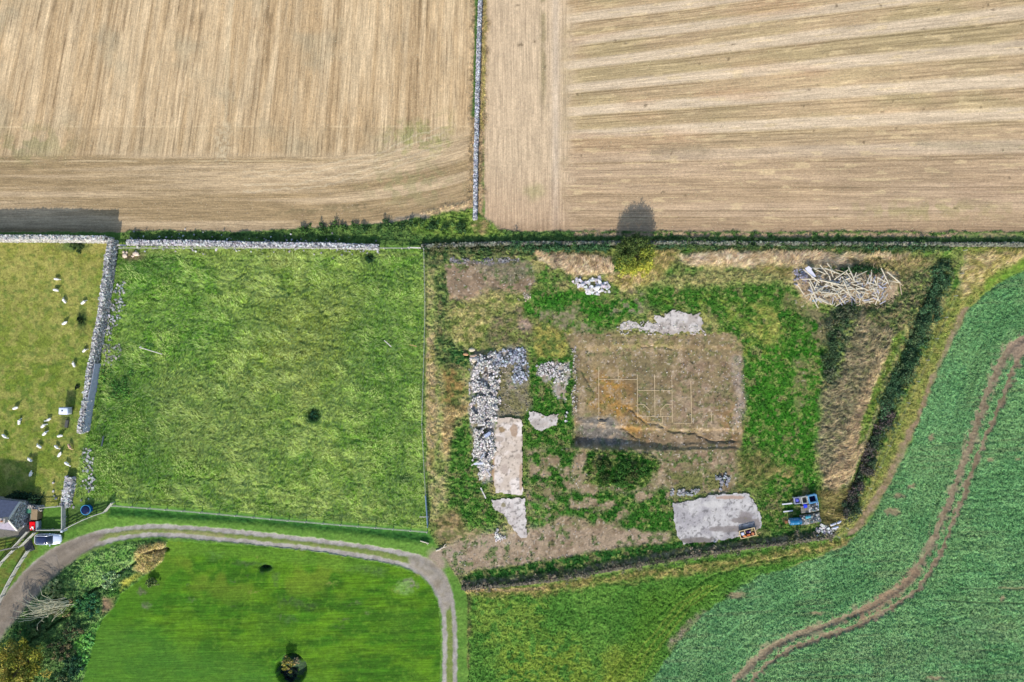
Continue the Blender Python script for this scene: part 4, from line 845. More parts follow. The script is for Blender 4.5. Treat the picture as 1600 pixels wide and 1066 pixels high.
slab([(771, 654), (795, 650), (817, 656), (817, 773), (775, 770), (768, 740), (768, 700)], (236, 222, 208), (214, 196, 176), 'long narrow pinkish-white concrete slab with brown puddle stains',
     spots=[(784, 671, 5, 5, (150, 122, 78)), (803, 672, 6, 11, (176, 146, 116)), (778, 685, 8, 4, (186, 168, 150)), (788, 733, 6, 8, (190, 172, 156)), (810, 712, 5, 4, (186, 168, 150)), (770, 720, 2.5, 45, (176, 140, 96)), (814, 745, 3, 25, (190, 160, 130))])
slab([(768, 780), (790, 778), (821, 777), (822, 815), (823, 840), (812, 840), (800, 825), (788, 805), (770, 794)], (224, 214, 204), (204, 192, 182), 'triangular pale concrete slab below the narrow one', spots=[(787, 789, 4, 4, (136, 124, 84)), (801, 821, 2, 2, (110, 94, 76)), (776, 786, 7, 4, (190, 178, 170))])
slab([(826, 641), (838, 644), (855, 650), (873, 646), (871, 664), (856, 669), (846, 674), (832, 667), (825, 655)], (214, 204, 194), (188, 176, 164), 'small ragged square of grey concrete beside the earth platform', spots=[(848, 651, 3, 2, (150, 136, 100)), (862, 658, 2, 2, (130, 120, 100))])
slab([(1051, 786), (1080, 782), (1110, 773), (1168, 769), (1178, 784), (1190, 808), (1188, 824), (1176, 834), (1120, 846), (1068, 850), (1058, 838), (1052, 812)], (204, 198, 192), (178, 172, 170), 'large grey concrete slab with dark damp stains by the south bank',
     spots=[(1090, 844, 28, 5, (122, 112, 104)), (1140, 826, 34, 5, (140, 130, 124)), (1165, 806, 12, 9, (146, 136, 132)), (1182, 820, 5, 12, (140, 130, 124)), (1140, 777, 26, 3, (182, 152, 132)), (1160, 812, 20, 5, (136, 126, 120)), (1115, 788, 20, 6, (214, 208, 200))])
slab([(1022, 489), (1036, 494), (1050, 484), (1062, 486), (1080, 492), (1094, 488), (1098, 504), (1097, 518), (1080, 520), (1040, 522), (1010, 518), (990, 514), (968, 518), (966, 508), (985, 503), (1005, 508), (1024, 502)], (216, 206, 196), (188, 176, 164), 'broken cracked concrete pad on the north side of the earth platform', jag=3, th=.1)
# ------------------------------------------------------------------ set-out lines of the foundation
b = MB()
def zl(pts, wd=.1):
    P = [(800 + x / 4, 534 + y / 4) for x, y in pts]
    for a_, c_ in zip(P[:-1], P[1:]):
        d = math.hypot(c_[0] - a_[0], c_[1] - a_[1]); n = max(1, int(d / 4)); q = [(a_[0] + (c_[0] - a_[0]) * i / n, a_[1] + (c_[1] - a_[1]) * i / n) for i in range(n + 1)]
        nx_, ny_ = -(c_[1] - a_[1]) / d * wd / S / 2, (c_[0] - a_[0]) / d * wd / S / 2; rings = []
        for p in q: 
            l = Wz(p[0] + nx_, p[1] + ny_, 0); r_ = Wz(p[0] - nx_, p[1] - ny_, 0); z = max(l.z, r_.z)
            rings.append([(l.x, l.y, z - .1), (l.x, l.y, z + .035), (r_.x, r_.y, z + .035), (r_.x, r_.y, z - .1)])
        b.loft(rings)
for p in ([(543, 160), (543, 505), (590, 507)], [(545, 235), (785, 237)], [(665, 170), (665, 235)], [(785, 205), (787, 505)], [(893, 205), (895, 465)], [(790, 305), (1000, 305)], [(1002, 205), (1004, 505)], [(787, 467), (1000, 467)],
          [(790, 392), (825, 392), (858, 425), (858, 465)], [(1000, 392), (965, 392), (932, 425), (930, 465)], [(850, 469), (850, 510), (942, 510), (942, 469)], [(1010, 510), (1125, 510)], [(1120, 245), (1125, 510)], [(1248, 440), (1248, 505)]):
    zl(p)
tag(b.build('foundation_markings', pm('pale_sand', (214, 190, 150), noise=[(5, .75, 1.2)])), 'thin pale sand lines marking a house plan on the earth platform', 'marking lines')
# ------------------------------------------------------------------ sheep
def skin_mesh(name, nodes, edges, m, sub=2):
    me = bpy.data.meshes.new(name); me.from_pydata([n[0] for n in nodes], edges, [])
    bm = bmesh.new(); bm.from_mesh(me); lay = bm.verts.layers.skin.verify(); bm.verts.ensure_lookup_table()
    for i, v in enumerate(bm.verts):
        v[lay].radius = (nodes[i][1], nodes[i][2] if len(nodes[i]) > 2 else nodes[i][1]); v[lay].use_root = (i == 0)
    bm.to_mesh(me); bm.free(); o = bpy.data.objects.new(name, me); C.objects.link(o)
    o.modifiers.new('skin', 'SKIN').use_smooth_shade = True
    s_ = o.modifiers.new('sub', 'SUBSURF'); s_.levels = sub; s_.render_levels = sub
    dg = bpy.context.evaluated_depsgraph_get(); me2 = bpy.data.meshes.new_from_object(o.evaluated_get(dg)); me2.name = name
    bpy.data.objects.remove(o, do_unlink=True); bpy.data.meshes.remove(me); me2.materials.clear(); me2.materials.append(m); return me2
def sheep_mesh(nm, m, grazing=True, turn=.0):
    if grazing: hd = [((.52, turn * .3, .60), .12), ((.68, turn * .6, .38), .085), ((.80, turn, .14), .06), ((.84, turn * 1.1, .06), .045)]
    else: hd = [((.52, turn * .3, .78), .13), ((.66, turn * .7, .95), .095), ((.80, turn, .96), .075), ((.90, turn * 1.2, .90), .05)]
    nodes = [((0, 0, .62), .27, .25), ((.25, 0, .62), .26, .24), ((.40, 0, .63), .20, .20)] + hd
    edges = [(0, 1), (1, 2), (2, 3), (3, 4), (4, 5), (5, 6)]
    k = len(nodes); nodes += [((-.28, 0, .62), .27, .25), ((-.46, 0, .60), .20, .20), ((-.57, 0, .52), .05), ((-.60, 0, .38), .03)]; edges += [(0, k), (k, k + 1), (k + 1, k + 2), (k + 2, k + 3)]
    for sx, bi in ((.30, 1), (-.36, k)):
        for sy in (-1, 1):
            j = len(nodes); bend = -.06 if sx > 0 else .07
            nodes += [((sx, sy * .14, .42), .09), ((sx - bend * .5, sy * .15, .26), .05), ((sx + (0 if sx > 0 else .05) * -1, sy * .15, .05), .032)]
            edges += [(bi, j), (j, j + 1), (j + 1, j + 2)]
    for sy in (-1, 1):
        j = len(nodes); h = Vector(hd[2][0]); nodes += [((h.x - .05, h.y + sy * .13, h.z + .07), .025)]; edges += [(5, j)]
    return skin_mesh(nm, nodes, edges, m)
M_WOOL = mat('wool', alb((244, 240, 230)) / ALB * .74, rough=.95, noise=[(14, .86, 1.06)], bump=.03)
M_WOOLT = mat('sheared_wool', alb((222, 180, 150)) / ALB * .72, rough=.95, noise=[(14, .8, 1.1)], bump=.03)
sm = [sheep_mesh('sheep', M_WOOL, True, .05), sheep_mesh('sheep', M_WOOL, False, -.1), sheep_mesh('sheep', M_WOOL, True, -.16)]
smt = sheep_mesh('sheep', M_WOOLT, True, .05)
SH = [(86.5, 436, -8, 'northernmost white sheep in the upper group on the pasture'), (85, 453, -8, 'white sheep just below the northernmost one of the upper group'), (98, 470, -55, 'white sheep angled downhill in the middle of the upper group'),
      (128, 472.5, 35, 'white sheep nearest the leaning wall in the upper group'), (98, 505, 30, 'lowest white sheep of the upper group on the pasture'), (129, 548, 40, 'white sheep standing close to the wall above the water tank'),
      (113, 570, -70, 'white sheep alone between the wall sheep and the water tank'), (22, 638, 20, 'white sheep at the far left level with the water tank'), (28, 660, 80, 'white sheep seen end-on below the one level with the tank'),
      (4.5, 682, -40, 'white sheep cut close to the left edge of the pasture'), (74, 656, 32, 'white sheep nearest the tank in the row of three sloping ones'), (65.5, 666, 40, 'middle white sheep in the row of three sloping ones'),
      (68, 678, 42, 'lowest white sheep in the row of three sloping ones'), (92, 681.5, 12, 'white sheep lying level just below the water tank'), (59.5, 698, -35, 'white sheep pointing down-right left of the closest pair'),
      (86.5, 699, -42, 'upper white sheep of the closest pair below the tank'), (91.5, 711, 55, 'lower white sheep of the closest pair, head turned'), (103, 725, -35, 'white sheep nearest the tumbled wall end'),
      (45, 719, -38, 'white sheep just above the shadow of the house'), (46.5, 741, 68, 'southernmost white sheep, nearest the house roof')]
for i, (x, y, a, lb_) in enumerate(SH):
    o = bpy.data.objects.new('sheep', sm[i % 3]); C.objects.link(o); xg = 800 + (x - 800) * .994; yg = 533 + (y - 533) * .994
    o.location = Wz(xg, yg); o.rotation_euler = (0, 0, R(a + (180 if i % 4 == 2 else 0))); o.scale = (.8, .88, .68) if i % 5 else (.72, .8, .64)
    tag(o, lb_, 'sheep', 'sheep grazing on the pasture')
o = bpy.data.objects.new('sheep', smt); C.objects.link(o); o.location = Wz(112, 697); o.rotation_euler = (0, 0, R(-62)); o.scale = (.85, .8, .85); tag(o, 'tan-coloured sheep near the gap in the leaning wall', 'sheep', 'sheep grazing on the pasture')
# ------------------------------------------------------------------ boulders
def boulder(x, y, s, label, c=(228, 208, 180), seed=0, lobes=((0, 0, 1), )):
    bm = bmesh.new(); r = random.Random(seed)
    for (dx, dy, k) in lobes:
        g = bmesh.ops.create_icosphere(bm, subdivisions=2, radius=.5 * k)
        for v in g['verts']: v.co = Vector((v.co.x * s[0] + dx, v.co.y * s[1] + dy, v.co.z * s[2])) * (1 + r.uniform(-.12, .12))
    me = bpy.data.meshes.new('boulder'); bm.to_mesh(me); bm.free()
    me.materials.append(pm('boulder_%d' % (c[0]), c, noise=[(3, .75, 1.2)], rough=.9, bump=.03))
    o = bpy.data.objects.new('boulder', me); C.objects.link(o); o.location = Wz(x, y, s[2] * .3); tag(o, label, 'boulder'); return o
boulder(196.5, 397.5, (.9, 1.1, .6), 'forked cream boulder on bare earth in the meadow corner', (232, 212, 190), 1, ((0, -.25, .9), (-.2, .35, .5), (.35, .3, .4)))
boulder(213.5, 397.5, (1.1, .8, .6), 'notched cream boulder to the right of the forked one in the meadow corner', (232, 214, 192), 2, ((.05, .05, 1), (-.45, -.35, .45), (.45, -.2, .4)))
boulder(737.5, 547, (1.1, .75, .6), 'squarish cream boulder at the top of the rubble heap', (226, 212, 180), 3)
boulder(740, 556, (1.0, .6, .5), 'rounded brownish boulder between the two cream ones', (196, 170, 146), 4, ((0, 0, .8), (.35, .1, .5), (-.4, 0, .5)))
boulder(741, 562.5, (.9, .9, .6), 'cream boulder just below the brownish one beside the rubble', (230, 216, 190), 5)
boulder(728, 553.5, (1.0, .55, .5), 'tan boulder lying apart to the left of the cream ones', (206, 160, 116), 6)
boulder(112, 783, (.5, .4, .3), 'small pale boulder beside the tumbled wall end', (214, 210, 206), 7)
# ------------------------------------------------------------------ timber pile
wood = [pm('weathered_timber', (226, 216, 190), noise=[(3, .8, 1.15)]), pm('old_timber', (196, 178, 146), noise=[(3, .75, 1.15)]), pm('blue_grey_timber', (204, 204, 214), noise=[(3, .8, 1.1)])]
protos = []
for k in range(9):
    b = MB(); Lb = (4.4, 3.6, 3.0, 2.6, 2.2, 1.8, 3.3, 1.4, 5.0)[k]; wd = (.24, .2, .22, .18, .16, .2, .26, .22, .18)[k]
    b.box((0, 0, 0), (Lb, wd, .1)); b.box((Lb * .5 + .06, wd * .12, 0), (.12, wd * .5, .09))
    protos.append(b.build('timber', wood[(0, 0, 1, 0, 1, 0, 0, 2, 0)[k]]))
rr = random.Random(5); cnt_ = 0
def place_timber(k, x, y, z, a, tl=0., lb_=None):
    global cnt_
    o = protos[k] if protos[k].name not in used else protos[k].copy()
    if protos[k].name in used: C.objects.link(o)
    used.add(protos[k].name); o.location = Wz(x, y, z); o.rotation_euler = (rr.uniform(-.3, .3), tl, R(a)); o.scale = (.8, .66, 1); cnt_ += 1
    ln = ('longest', 'long', 'long', 'middling', 'middling', 'short', 'long', 'stubby', 'longest')[k]; cn = ('pale', 'brownish', 'blue-grey', 'pale', 'brownish', 'pale', 'pale', 'blue-grey', 'pale')[k]
    aa = a % 180; ori = 'lying level' if aa < 15 or aa > 165 else 'rising to the right' if aa < 65 else 'lying upright' if aa < 115 else 'falling to the right'
    col_ = ('far left', 'left', 'left middle', 'middle', 'right middle', 'right', 'far right')[min(6, max(0, int((x - 1240) / 24)))]; row_ = ('top', 'upper', 'lower', 'bottom')[min(3, max(0, int((y - 416) / 15)))]
    tag(o, f'{ln} {cn} timber {ori} at the {row_} {col_} of the timber pile', 'timber', 'timbers thrown on the timber pile')
used = set()
ZP = lambda x, y: (1225 + x / 8, 400 + y / 8)
man = [(8, 320, 300, 0), (0, 520, 340, -12), (6, 700, 320, 24), (0, 440, 400, 35), (1, 330, 390, -62), (6, 660, 370, -3), (6, 850, 420, 4), (1, 650, 420, 50), (1, 640, 500, -55), (1, 690, 430, -35), (1, 740, 430, -65), (2, 850, 510, -88),
       (8, 1230, 290, -62), (1, 1310, 275, -38), (2, 1250, 410, 58), (1, 1110, 480, -66), (2, 1420, 400, -80), (1, 700, 580, 32), (6, 480, 570, -28), (1, 350, 560, -60), (3, 550, 160, -50), (3, 400, 200, -25), (0, 370, 160, -4), (3, 460, 180, -50), (1, 560, 200, -20), (1, 670, 245, 35),
       (3, 770, 250, -50), (3, 180, 430, -58), (3, 1045, 265, 85), (0, 300, 260, -40), (2, 480, 480, 8), (1, 400, 440, -40), (2, 560, 530, 62), (0, 330, 450, -66), (1, 430, 560, -25), (1, 520, 470, -5), (3, 1340, 330, -10), (4, 1390, 340, -40)]
for k, x, y, a in man: place_timber(k, *ZP(x, y), rr.uniform(.55, .95), a, rr.uniform(-.08, .08))
for i in range(88):
    x = rr.triangular(230, 1330, 560); y = 375 + rr.gauss(0, 1) * 82
    if x > 1000: y = 420 + rr.gauss(0, 1) * 60
    place_timber(rr.choice([1, 2, 3, 4, 5, 6, 5, 3, 4]), *ZP(x, min(590, max(150, y))), rr.uniform(.15, .75), rr.choice([-60, -30, 0, 30, 60, 80, 10]) + rr.gauss(0, 16), rr.gauss(0, .12))
for i in range(125):
    place_timber(rr.choice([5, 7, 7]), *ZP(rr.uniform(300, 1250), rr.uniform(280, 590)), rr.uniform(.15, .6), rr.uniform(0, 180), rr.gauss(0, .2))
x = rng.uniform(1252, 1392, 3200); y = 450 + rng.normal(0, 11, 3200); P = pts3(x, y, rng.uniform(.02, .35, 3200)); c = vary(np.tile(lin((220, 194, 156)) * ALB, (3200, 1)), .6, 1.3)
V, F, cc = blades(P, .8, .035, 1.35, c); tag(mesh_np('twigs', V, F, M_STRAW, cc), 'brown twigs and splinters under the timber pile', 'twigs', kind='stuff')
b = MB(); b.box((0, 0, 0), (2.2, .7, .05), 0, (.15, .1)); b.box((-.6, .1, .05), (.7, .72, .04), .2, (.3, .1))
o = b.build('sheet_metal', pm('grey_sheet', (212, 212, 226), rough=.5)); o.location = Wz(*ZP(290, 215), .95); o.rotation_euler = (0, 0, R(-52)); tag(o, 'bent pale sheet of metal at the upper left of the timber pile', 'metal sheet')
b = MB(); b.box((0, 0, 0), (.5, .38, .4), taper=.9); b.box((0, 0, .22), (.42, .3, .05)); o = b.build('plastic_crate', pm('light_blue_plastic', (110, 176, 214), rough=.5), bevel=.02); o.location = Wz(*ZP(358, 558), .2); tag(o, 'small light-blue plastic crate at the foot of the timber pile', 'crate')
# single planks and poles
def plank(x, y, L_, w_, a, label, c=(224, 218, 206), key='plank_wood', z=.18, name='plank', round_=False):
    b = MB()
    if round_: b.tube([(-L_ / 2, 0, 0), (0, 0, .02), (L_ / 2, 0, 0)], [w_ * .5, w_ * .47, w_ * .42], 10)
    else: b.box((0, 0, 0), (L_, w_, .12)); b.box((L_ / 2 + .03, 0, 0), (.06, w_ * .6, .1))
    o = b.build(name, pm(key, c, noise=[(3, .85, 1.1)]), smooth=False); o.location = Wz(x, y, z); o.rotation_euler = (0, 0, R(a)); tag(o, label, 'plank' if name == 'plank' else 'pole'); return o
plank(237.5, 548, 4.1, .16, -17, 'long pale pole lying in the meadow grass on the left', name='pole', round_=True, z=.5)
boulder(219.5, 542.5, (.45, .45, .3), 'small white stone at the upper end of the long pale pole', (220, 220, 220), 8)
plank(606.5, 537, 1.6, .13, -42, 'thin white plank leaning in the meadow beside the fence', z=.5)
plank(646, 540, 1.2, .12, -14, 'short tan plank in the grass near the wire fence', (206, 170, 120), 'tan_wood', z=.5)
plank(163, 689, 1.7, .2, 80, 'dark grey plank lying in the lower left of the meadow', (84, 96, 104), 'dark_plank_wood', z=.42)
plank(755, 770, 2.0, .22, -64, 'pale plank lying beside the foot of the narrow slab')
plank(757.5, 694, 1.7, .2, -76, 'white plank on the rubble beside the narrow slab', z=.7)
plank(743, 723, 1.6, .16, 30, 'white plank poking out from the lower rubble', z=.4)
plank(750, 723, 1.9, .35, 4, 'wide bluish-white board at the lower end of the rubble', (222, 226, 236), 'blue_board', z=.5)
plank(763, 736, 1.5, .24, -52, 'grey board slanting down the lower rubble', (196, 192, 196), 'grey_board', z=.4)
plank(755, 710, 1.4, .24, 56, 'blue-grey board leaning up the lower rubble', (190, 196, 206), 'grey_blue_board', z=.5)
plank(762, 678, 1.1, .55, 35, 'broad grey-blue panel resting on the rubble', (176, 186, 214), 'panel_blue', z=.6)
plank(751, 663, .9, .3, 4, 'short white block on the rubble above the panels', (226, 224, 222), z=.65)
plank(1229, 787, 1.7, .22, 6, 'upper white beam lying left of the blue crate', (226, 228, 232), 'white_beam')
plank(1230.5, 798.5, 1.6, .2, 7, 'lower white beam lying left of the pallets', (216, 218, 226), 'white_beam')
plank(1202, 795, 1.6, .07, 8, 'thin dark pole left of the two white beams', (70, 84, 70), 'dark_pole', name='pole', round_=True)
plank(648, 387.8, 2.3, .2, -2, 'pale sleeper at the north-east corner of the meadow', (214, 208, 196), z=.5)
plank(188, 384, 2.9, .3, -3, 'pale grey coping slab at the north-west corner of the meadow', (206, 204, 196), 'coping', z=.5)
plank(663, 807, 1.6, .1, 0, 'thin broken rail below the metal gate', z=.3)
b = MB(); b.tube([(-1.2, .2, 0), (-.6, 0, .1), (0, -.05, .1), (.7, -.35, .08)], [.13, .12, .1, .06], 7); b.tube([(.2, -.1, .1), (.7, .1, .25), (1.0, .05, .2)], [.08, .05, .03], 6)
o = b.build('driftwood', pm('bleached_wood', (226, 212, 190))); o.location = Wz(691, 855, .12); o.rotation_euler = (0, 0, R(38)); tag(o, 'bleached branch lying beside the plot entrance', 'branch')
b = MB(); b.tube([(-.9, .1, 0), (-.2, 0, .06), (.6, -.12, .05)], [.1, .1, .06], 7); b.tube([(.1, 0, .06), (.5, -.4, .1)], [.06, .03], 6)
o = b.build('driftwood', pm('bleached_wood', (226, 212, 190))); o.location = Wz(665, 847, .1); o.rotation_euler = (0, 0, R(-8)); tag(o, 'bleached stick lying on the verge by the track bend', 'branch')
# ------------------------------------------------------------------ fences
M_FW = pm('fence_wood', (206, 204, 190), noise=[(3, .8, 1.1)]); M_WIRE = pm('wire', (140, 146, 134), rough=.5)
def fence(path, label, h=1.1, gap=2.4, rails=3, rw=.12, wires=0, name='rail_fence', cat='fence', m=None, pr=.07, capw=0):
    m = m or M_FW; p0 = Wz(*path[0]); root = empty(name, *p0); tag(root, label, cat); o0 = Vector(p0)
    ps = along(path, gap / S) + [(*path[-1], 0)]; pb = MB(); pb.box((0, 0, h / 2 - .1), (pr * 2, pr * 2, h + .3)); proto = None
    if len(ps) > 2 and math.dist(ps[-1][:2], ps[-2][:2]) < 6: ps.pop(-2)
    for x, y, a in ps:
        if proto is None: q = proto = pb.build('post', m, root)
        else: q = proto.copy(); C.objects.link(q)
        q.location = Wz(x, y) - o0
    for k in range(rails):
        z = h * (1 - k * .9 / max(1, rails)) - .08; b = MB()
        for (x1, y1, _), (x2, y2, _) in zip(ps[:-1], ps[1:]):
            a_, c_ = Wz(x1, y1, z) - o0, Wz(x2, y2, z) - o0; d = c_ - a_; b.box((a_ + c_) / 2 + Vector((0, 0, 0)), (d.length, .05, rw), math.atan2(d.y, d.x), (0, -math.asin(d.z / d.length)))
        b.build('rail', m, root)
    if wires:
        b = MB()
        for k in range(wires):
            z = h * (.95 - .8 * k / max(1, wires)); b.tube([Wz(x, y, z) - o0 for x, y, _ in ps], .009, 4)
        b.build('wire', M_WIRE, root)
    if capw:
        b = MB()
        for (x1, y1, _), (x2, y2, _) in zip(ps[:-1], ps[1:]):
            a_, c_ = Wz(x1, y1, h + .03) - o0, Wz(x2, y2, h + .03) - o0; d = c_ - a_; b.box((a_ + c_) / 2, (d.length, capw, .04), math.atan2(d.y, d.x))
        b.build('cap_rail', m, root)
    return root
fence([(663, 390), (665, 480), (662, 600), (660, 660), (663, 720), (666, 772)], 'thin wire fence along the east side of the meadow', h=1.1, gap=3, rails=0, wires=5, name='wire_fence', pr=.05, capw=.025)
fence([(192, 389), (400, 389), (640, 389)], 'pale rail fence between the meadow and its broken north wall', h=.95, gap=3, rails=1, rw=.1, capw=.09)
fence([(180, 789), (300, 798), (450, 812), (600, 824), (668, 830)], 'rail fence along the south edge of the meadow above the track', h=1.05, gap=3, rails=2, rw=.1, wires=2)
fence([(104, 790), (104, 825)], 'boarded garden fence running down to the white gatepost', h=1.25, gap=1.9, rails=5, rw=.16, capw=.12)
fence([(70, 792), (103, 789)], 'thin garden fence from the house corner to the tumbled wall end', h=1.05, gap=2.4, rails=2, rw=.08, capw=.08)
fence([(64, 826), (104, 826)], 'rail fence behind the parked car', h=1.1, gap=2.2, rails=3, capw=.12)
fence([(104, 826), (125, 815), (145, 806), (166, 799)], 'diagonal rail fence between the garden and the track verge', h=1.1, gap=1.9, rails=3, capw=.10)
fence([(167, 799), (180, 784)], 'short steep fence panel at the top of the diagonal fence', h=1.2, gap=1.9, rails=5, rw=.15, capw=.08)
fence([(0, 945), (20, 905), (35, 880), (50, 858)], 'long rail fence beside the track in the lower left', h=1.25, gap=1.9, rails=4, rw=.13, capw=.14)
fence([(-12, 905), (8, 876), (27, 857)], 'second rail fence further left, parallel to the track fence', h=1.25, gap=1.9, rails=4, rw=.13, capw=.14)
fence([(28, 852), (50, 828)], 'pale fence panel left of the parked car', h=1.3, gap=1.8, rails=5, rw=.17, capw=.12)
fence([(38, 852), (60, 830)], 'pale fence panel next to the parked car', h=1.3, gap=1.8, rails=5, rw=.17, capw=.1)
fence([(-12, 862), (38, 851)], 'grey rail fence along the house garden in the lower left', h=1.1, gap=2.2, rails=3, capw=.12, m=pm('grey_fence_wood', (150, 146, 140)))
fence([(186, 386), (177, 436), (168, 490)], 'wire fence beside the leaning wall', h=1.0, gap=3, rails=0, wires=3, name='wire_fence', pr=.05)
fence([(1504, 392), (1495, 450), (1440, 575), (1385, 700), (1335, 812), (1308, 838)], 'wire fence along the crop margin', h=1.0, gap=4, rails=0, wires=3, name='wire_fence', pr=.05)
b = MB(); b.box((0, 0, .6), (.3, .3, 1.5)); b.box((0, 0, 1.38), (.38, .38, .08), taper=.7); o = b.build('gatepost', pm('white_post', (220, 226, 236))); o.location = Wz(104.5, 827); tag(o, 'white gatepost at the front corner of the parked car', 'gatepost')
# metal field gate
root = empty('field_gate', *Wz(669, 818)); tag(root, 'blue-grey metal field gate at the south-east corner of the meadow', 'gate'); d = Wz(666, 775) - Wz(669, 818); m_ = pm('galvanised', (150, 176, 200), rough=.45, metal=.4)
L_ = d.length; root.rotation_euler = (0, 0, math.atan2(d.y, d.x))
b = MB(); b.tube([(0, 0, .15), (0, 0, 1.2), (L_, 0, 1.2), (L_, 0, .15), (0, 0, .15)], .06, 6); b.build('gate_frame', m_, root)
for k in range(5): b = MB(); b.tube([(0, 0, .3 + k * .18), (L_, 0, .3 + k * .18)], .035, 6); b.build('bar', m_, root)
b = MB(); b.tube([(L_ * .5, 0, .15), (L_ * .5, 0, 1.2)], .03, 6); b.tube([(0, .02, .2), (L_ * .5, .02, 1.15)], .025, 6); b.build('brace', m_, root)
for xx in (-.25, L_ + .2): b = MB(); b.tube([(xx, 0, -.2), (xx, 0, 1.4)], .1, 8); b.build('gatepost', m_, root)
# ------------------------------------------------------------------ house
hr = empty('house', *W(46.5, 800.5)); hr.rotation_euler = (0, 0, R(-6)); tag(hr, 'stone house with a slate roof and white coping in the lower left', 'house')
Lh = 9.0; yn, ys, he, ha = 2.2, -2.2, 2.9, 5.0       # gable at x=0, house extends to -x
def roofpt(y, z, x): return (x, y, z)
b = MB(); b.add([(0, ys, -.3), (0, yn, -.3), (0, yn, he), (0, 0, ha), (0, ys, he), (-Lh, ys, -.3), (-Lh, yn, -.3), (-Lh, yn, he), (-Lh, 0, ha), (-Lh, ys, he)],
  [(0, 1, 2, 3, 4), (5, 9, 8, 7, 6), (0, 4, 9, 5), (1, 6, 7, 2)]); b.build('wall', mat('house_wall_core', alb((150, 148, 142)), noise=[(5, .7, 1.2)]), hr)
P = []
for iy in range(20):
    for iz in range(24):
        y = ys + .1 + iy * .225 + (.11 if iz % 2 else 0); z = .08 + iz * .2
        if z < he + (ha - he) * (1 - abs(y) / 2.2) - .14 and y < yn - .05: P.append((.03 + rng.normal(0, .012), y + rng.normal(0, .03), z + rng.normal(0, .02)))
P = np.array(P); V, F, c = stones(P, .24, scol(len(P), (176, 178, 176), .42), .8); V[:, 0] *= .6; mesh_np('gable_stonework', V, F, M_STONE, c, parent=hr)
def slatemat(nm, c): return mat(nm, alb(c), rough=.6, noise=[(2.5, .85, 1.15), (9, .85, 1.15)], spec=.35)
for sgn, nm in ((1, 'roof'), (-1, 'roof')):
    b = MB(); n = 16
    for k in range(n):                       # overlapping slate courses
        t0, t1 = k / n, (k + 1) / n; ye = (yn + .25); y0, y1 = sgn * ye * (1 - t0), sgn * ye * (1 - t1); eh = he - .22; z0, z1 = eh + (ha + .1 - eh) * t0, eh + (ha + .1 - eh) * t1
        b.add([(.18, y0, z0 + .05), (-Lh - .2, y0, z0 + .05), (-Lh - .2, y1, z1 + .02), (.18, y1, z1 + .02), (.18, y0, z0 - .02), (-Lh - .2, y0, z0 - .02), (-Lh - .2, y1, z1 - .05), (.18, y1, z1 - .05)], [(0, 1, 2, 3), (4, 7, 6, 5), (0, 4, 5, 1), (2, 6, 7, 3), (1, 5, 6, 2), (0, 3, 7, 4)])
    b.build(nm, slatemat('slate_' + ('n' if sgn > 0 else 's'), (148, 140, 156)), hr)
b = MB()
for sgn in (-1, 1):
    b.add([(-.12, sgn * 2.48, he - .1), (.22, sgn * 2.48, he - .1), (.22, 0, ha + .32), (-.12, 0, ha + .32), (-.12, sgn * 2.48, he - .3), (.22, sgn * 2.48, he - .3), (.22, 0, ha + .1), (-.12, 0, ha + .1)], [(0, 1, 2, 3), (4, 7, 6, 5), (0, 4, 5, 1), (1, 5, 6, 2), (2, 6, 7, 3), (3, 7, 4, 0)])
b.build('coping', pm('coping_white', (224, 218, 208), noise=[(3, .85, 1.1)]), hr)
b = MB(); b.tube([(.1, 0, ha + .16), (-Lh, 0, ha + .16)], .13, 6); b.build('ridge_tiles', pm('ridge_clay', (214, 196, 176)), hr)
b = MB(); b.box((-.35, 0, ha + .35), (.8, .7, 1.1)); b.box((-.35, 0, ha + .93), (.92, .82, .1)); ch = b.build('chimney', pm('chimney_stone', (196, 184, 176), noise=[(4, .75, 1.2)]), hr)
b = MB(); b.tube([(-.35, 0, ha + .98), (-.35, 0, ha + 1.3)], [.15, .12], 10); b.build('chimney_pot', pm('clay_pot', (190, 130, 96)), ch)
b = MB(); b.tube([(-Lh, yn + .32, he - .28), (.15, yn + .32, he - .28)], .07, 6); b.tube([(-Lh, ys - .32, he - .28), (.15, ys - .32, he - .28)], .07, 6); b.build('gutter', pm('grey_gutter', (120, 122, 126)), hr)
b = MB(); b.tube([(-2.6, -1.35, 3.85), (-2.6, -1.35, 4.15)], .09, 8); b.build('vent_pipe', pm('black_pipe', (40, 36, 40)), hr)
# small things against the gable
def stand(name, x, y, rz=0): return empty(name, *Wz(x, y), R(rz))
root = stand('storage_bin', 52.5, 795.5, -6); tag(root, 'green box bin against the stone gable of the house', 'bin')
b = MB(); b.box((0, 0, .45), (1.05, .85, .9)); b.build('bin_body', pm('green_paint', (64, 124, 104), rough=.5), root, bevel=.03); b = MB(); b.box((0, 0, .94), (1.12, .92, .08)); b.build('lid', pm('green_lid', (84, 150, 122), rough=.5), root, bevel=.02)
root = stand('log_shed', 62, 802, -2); tag(root, 'tan wooden store with an open black end beside the gable', 'shed')
b = MB(); b.box((0, .8, .6), (.95, .06, 1.3)); b.box((-.46, 0, .6), (.06, 1.6, 1.3)); b.box((.46, 0, .6), (.06, 1.6, 1.3)); b.build('side_boards', pm('shed_boards', (150, 124, 92)), root)
b = MB()
for k in range(6): b.box((-.44 + k * .175, .1, 1.3), (.17, 1.75, .05), 0, (-.06, 0))
b.build('roof', pm('shed_roof', (178, 154, 120), noise=[(3, .85, 1.1)]), root)
b = MB(); b.box((0, -.86, .35), (.85, .12, .7)); b.box((.1, -1.1, .25), (.6, .4, .5)); b.build('black_sack', pm('black_plastic', (22, 22, 26), rough=.5), root, bevel=.04)
root = stand('planter', 53, 806); tag(root, 'small grey-green planter between the bin and the red cart', 'planter')
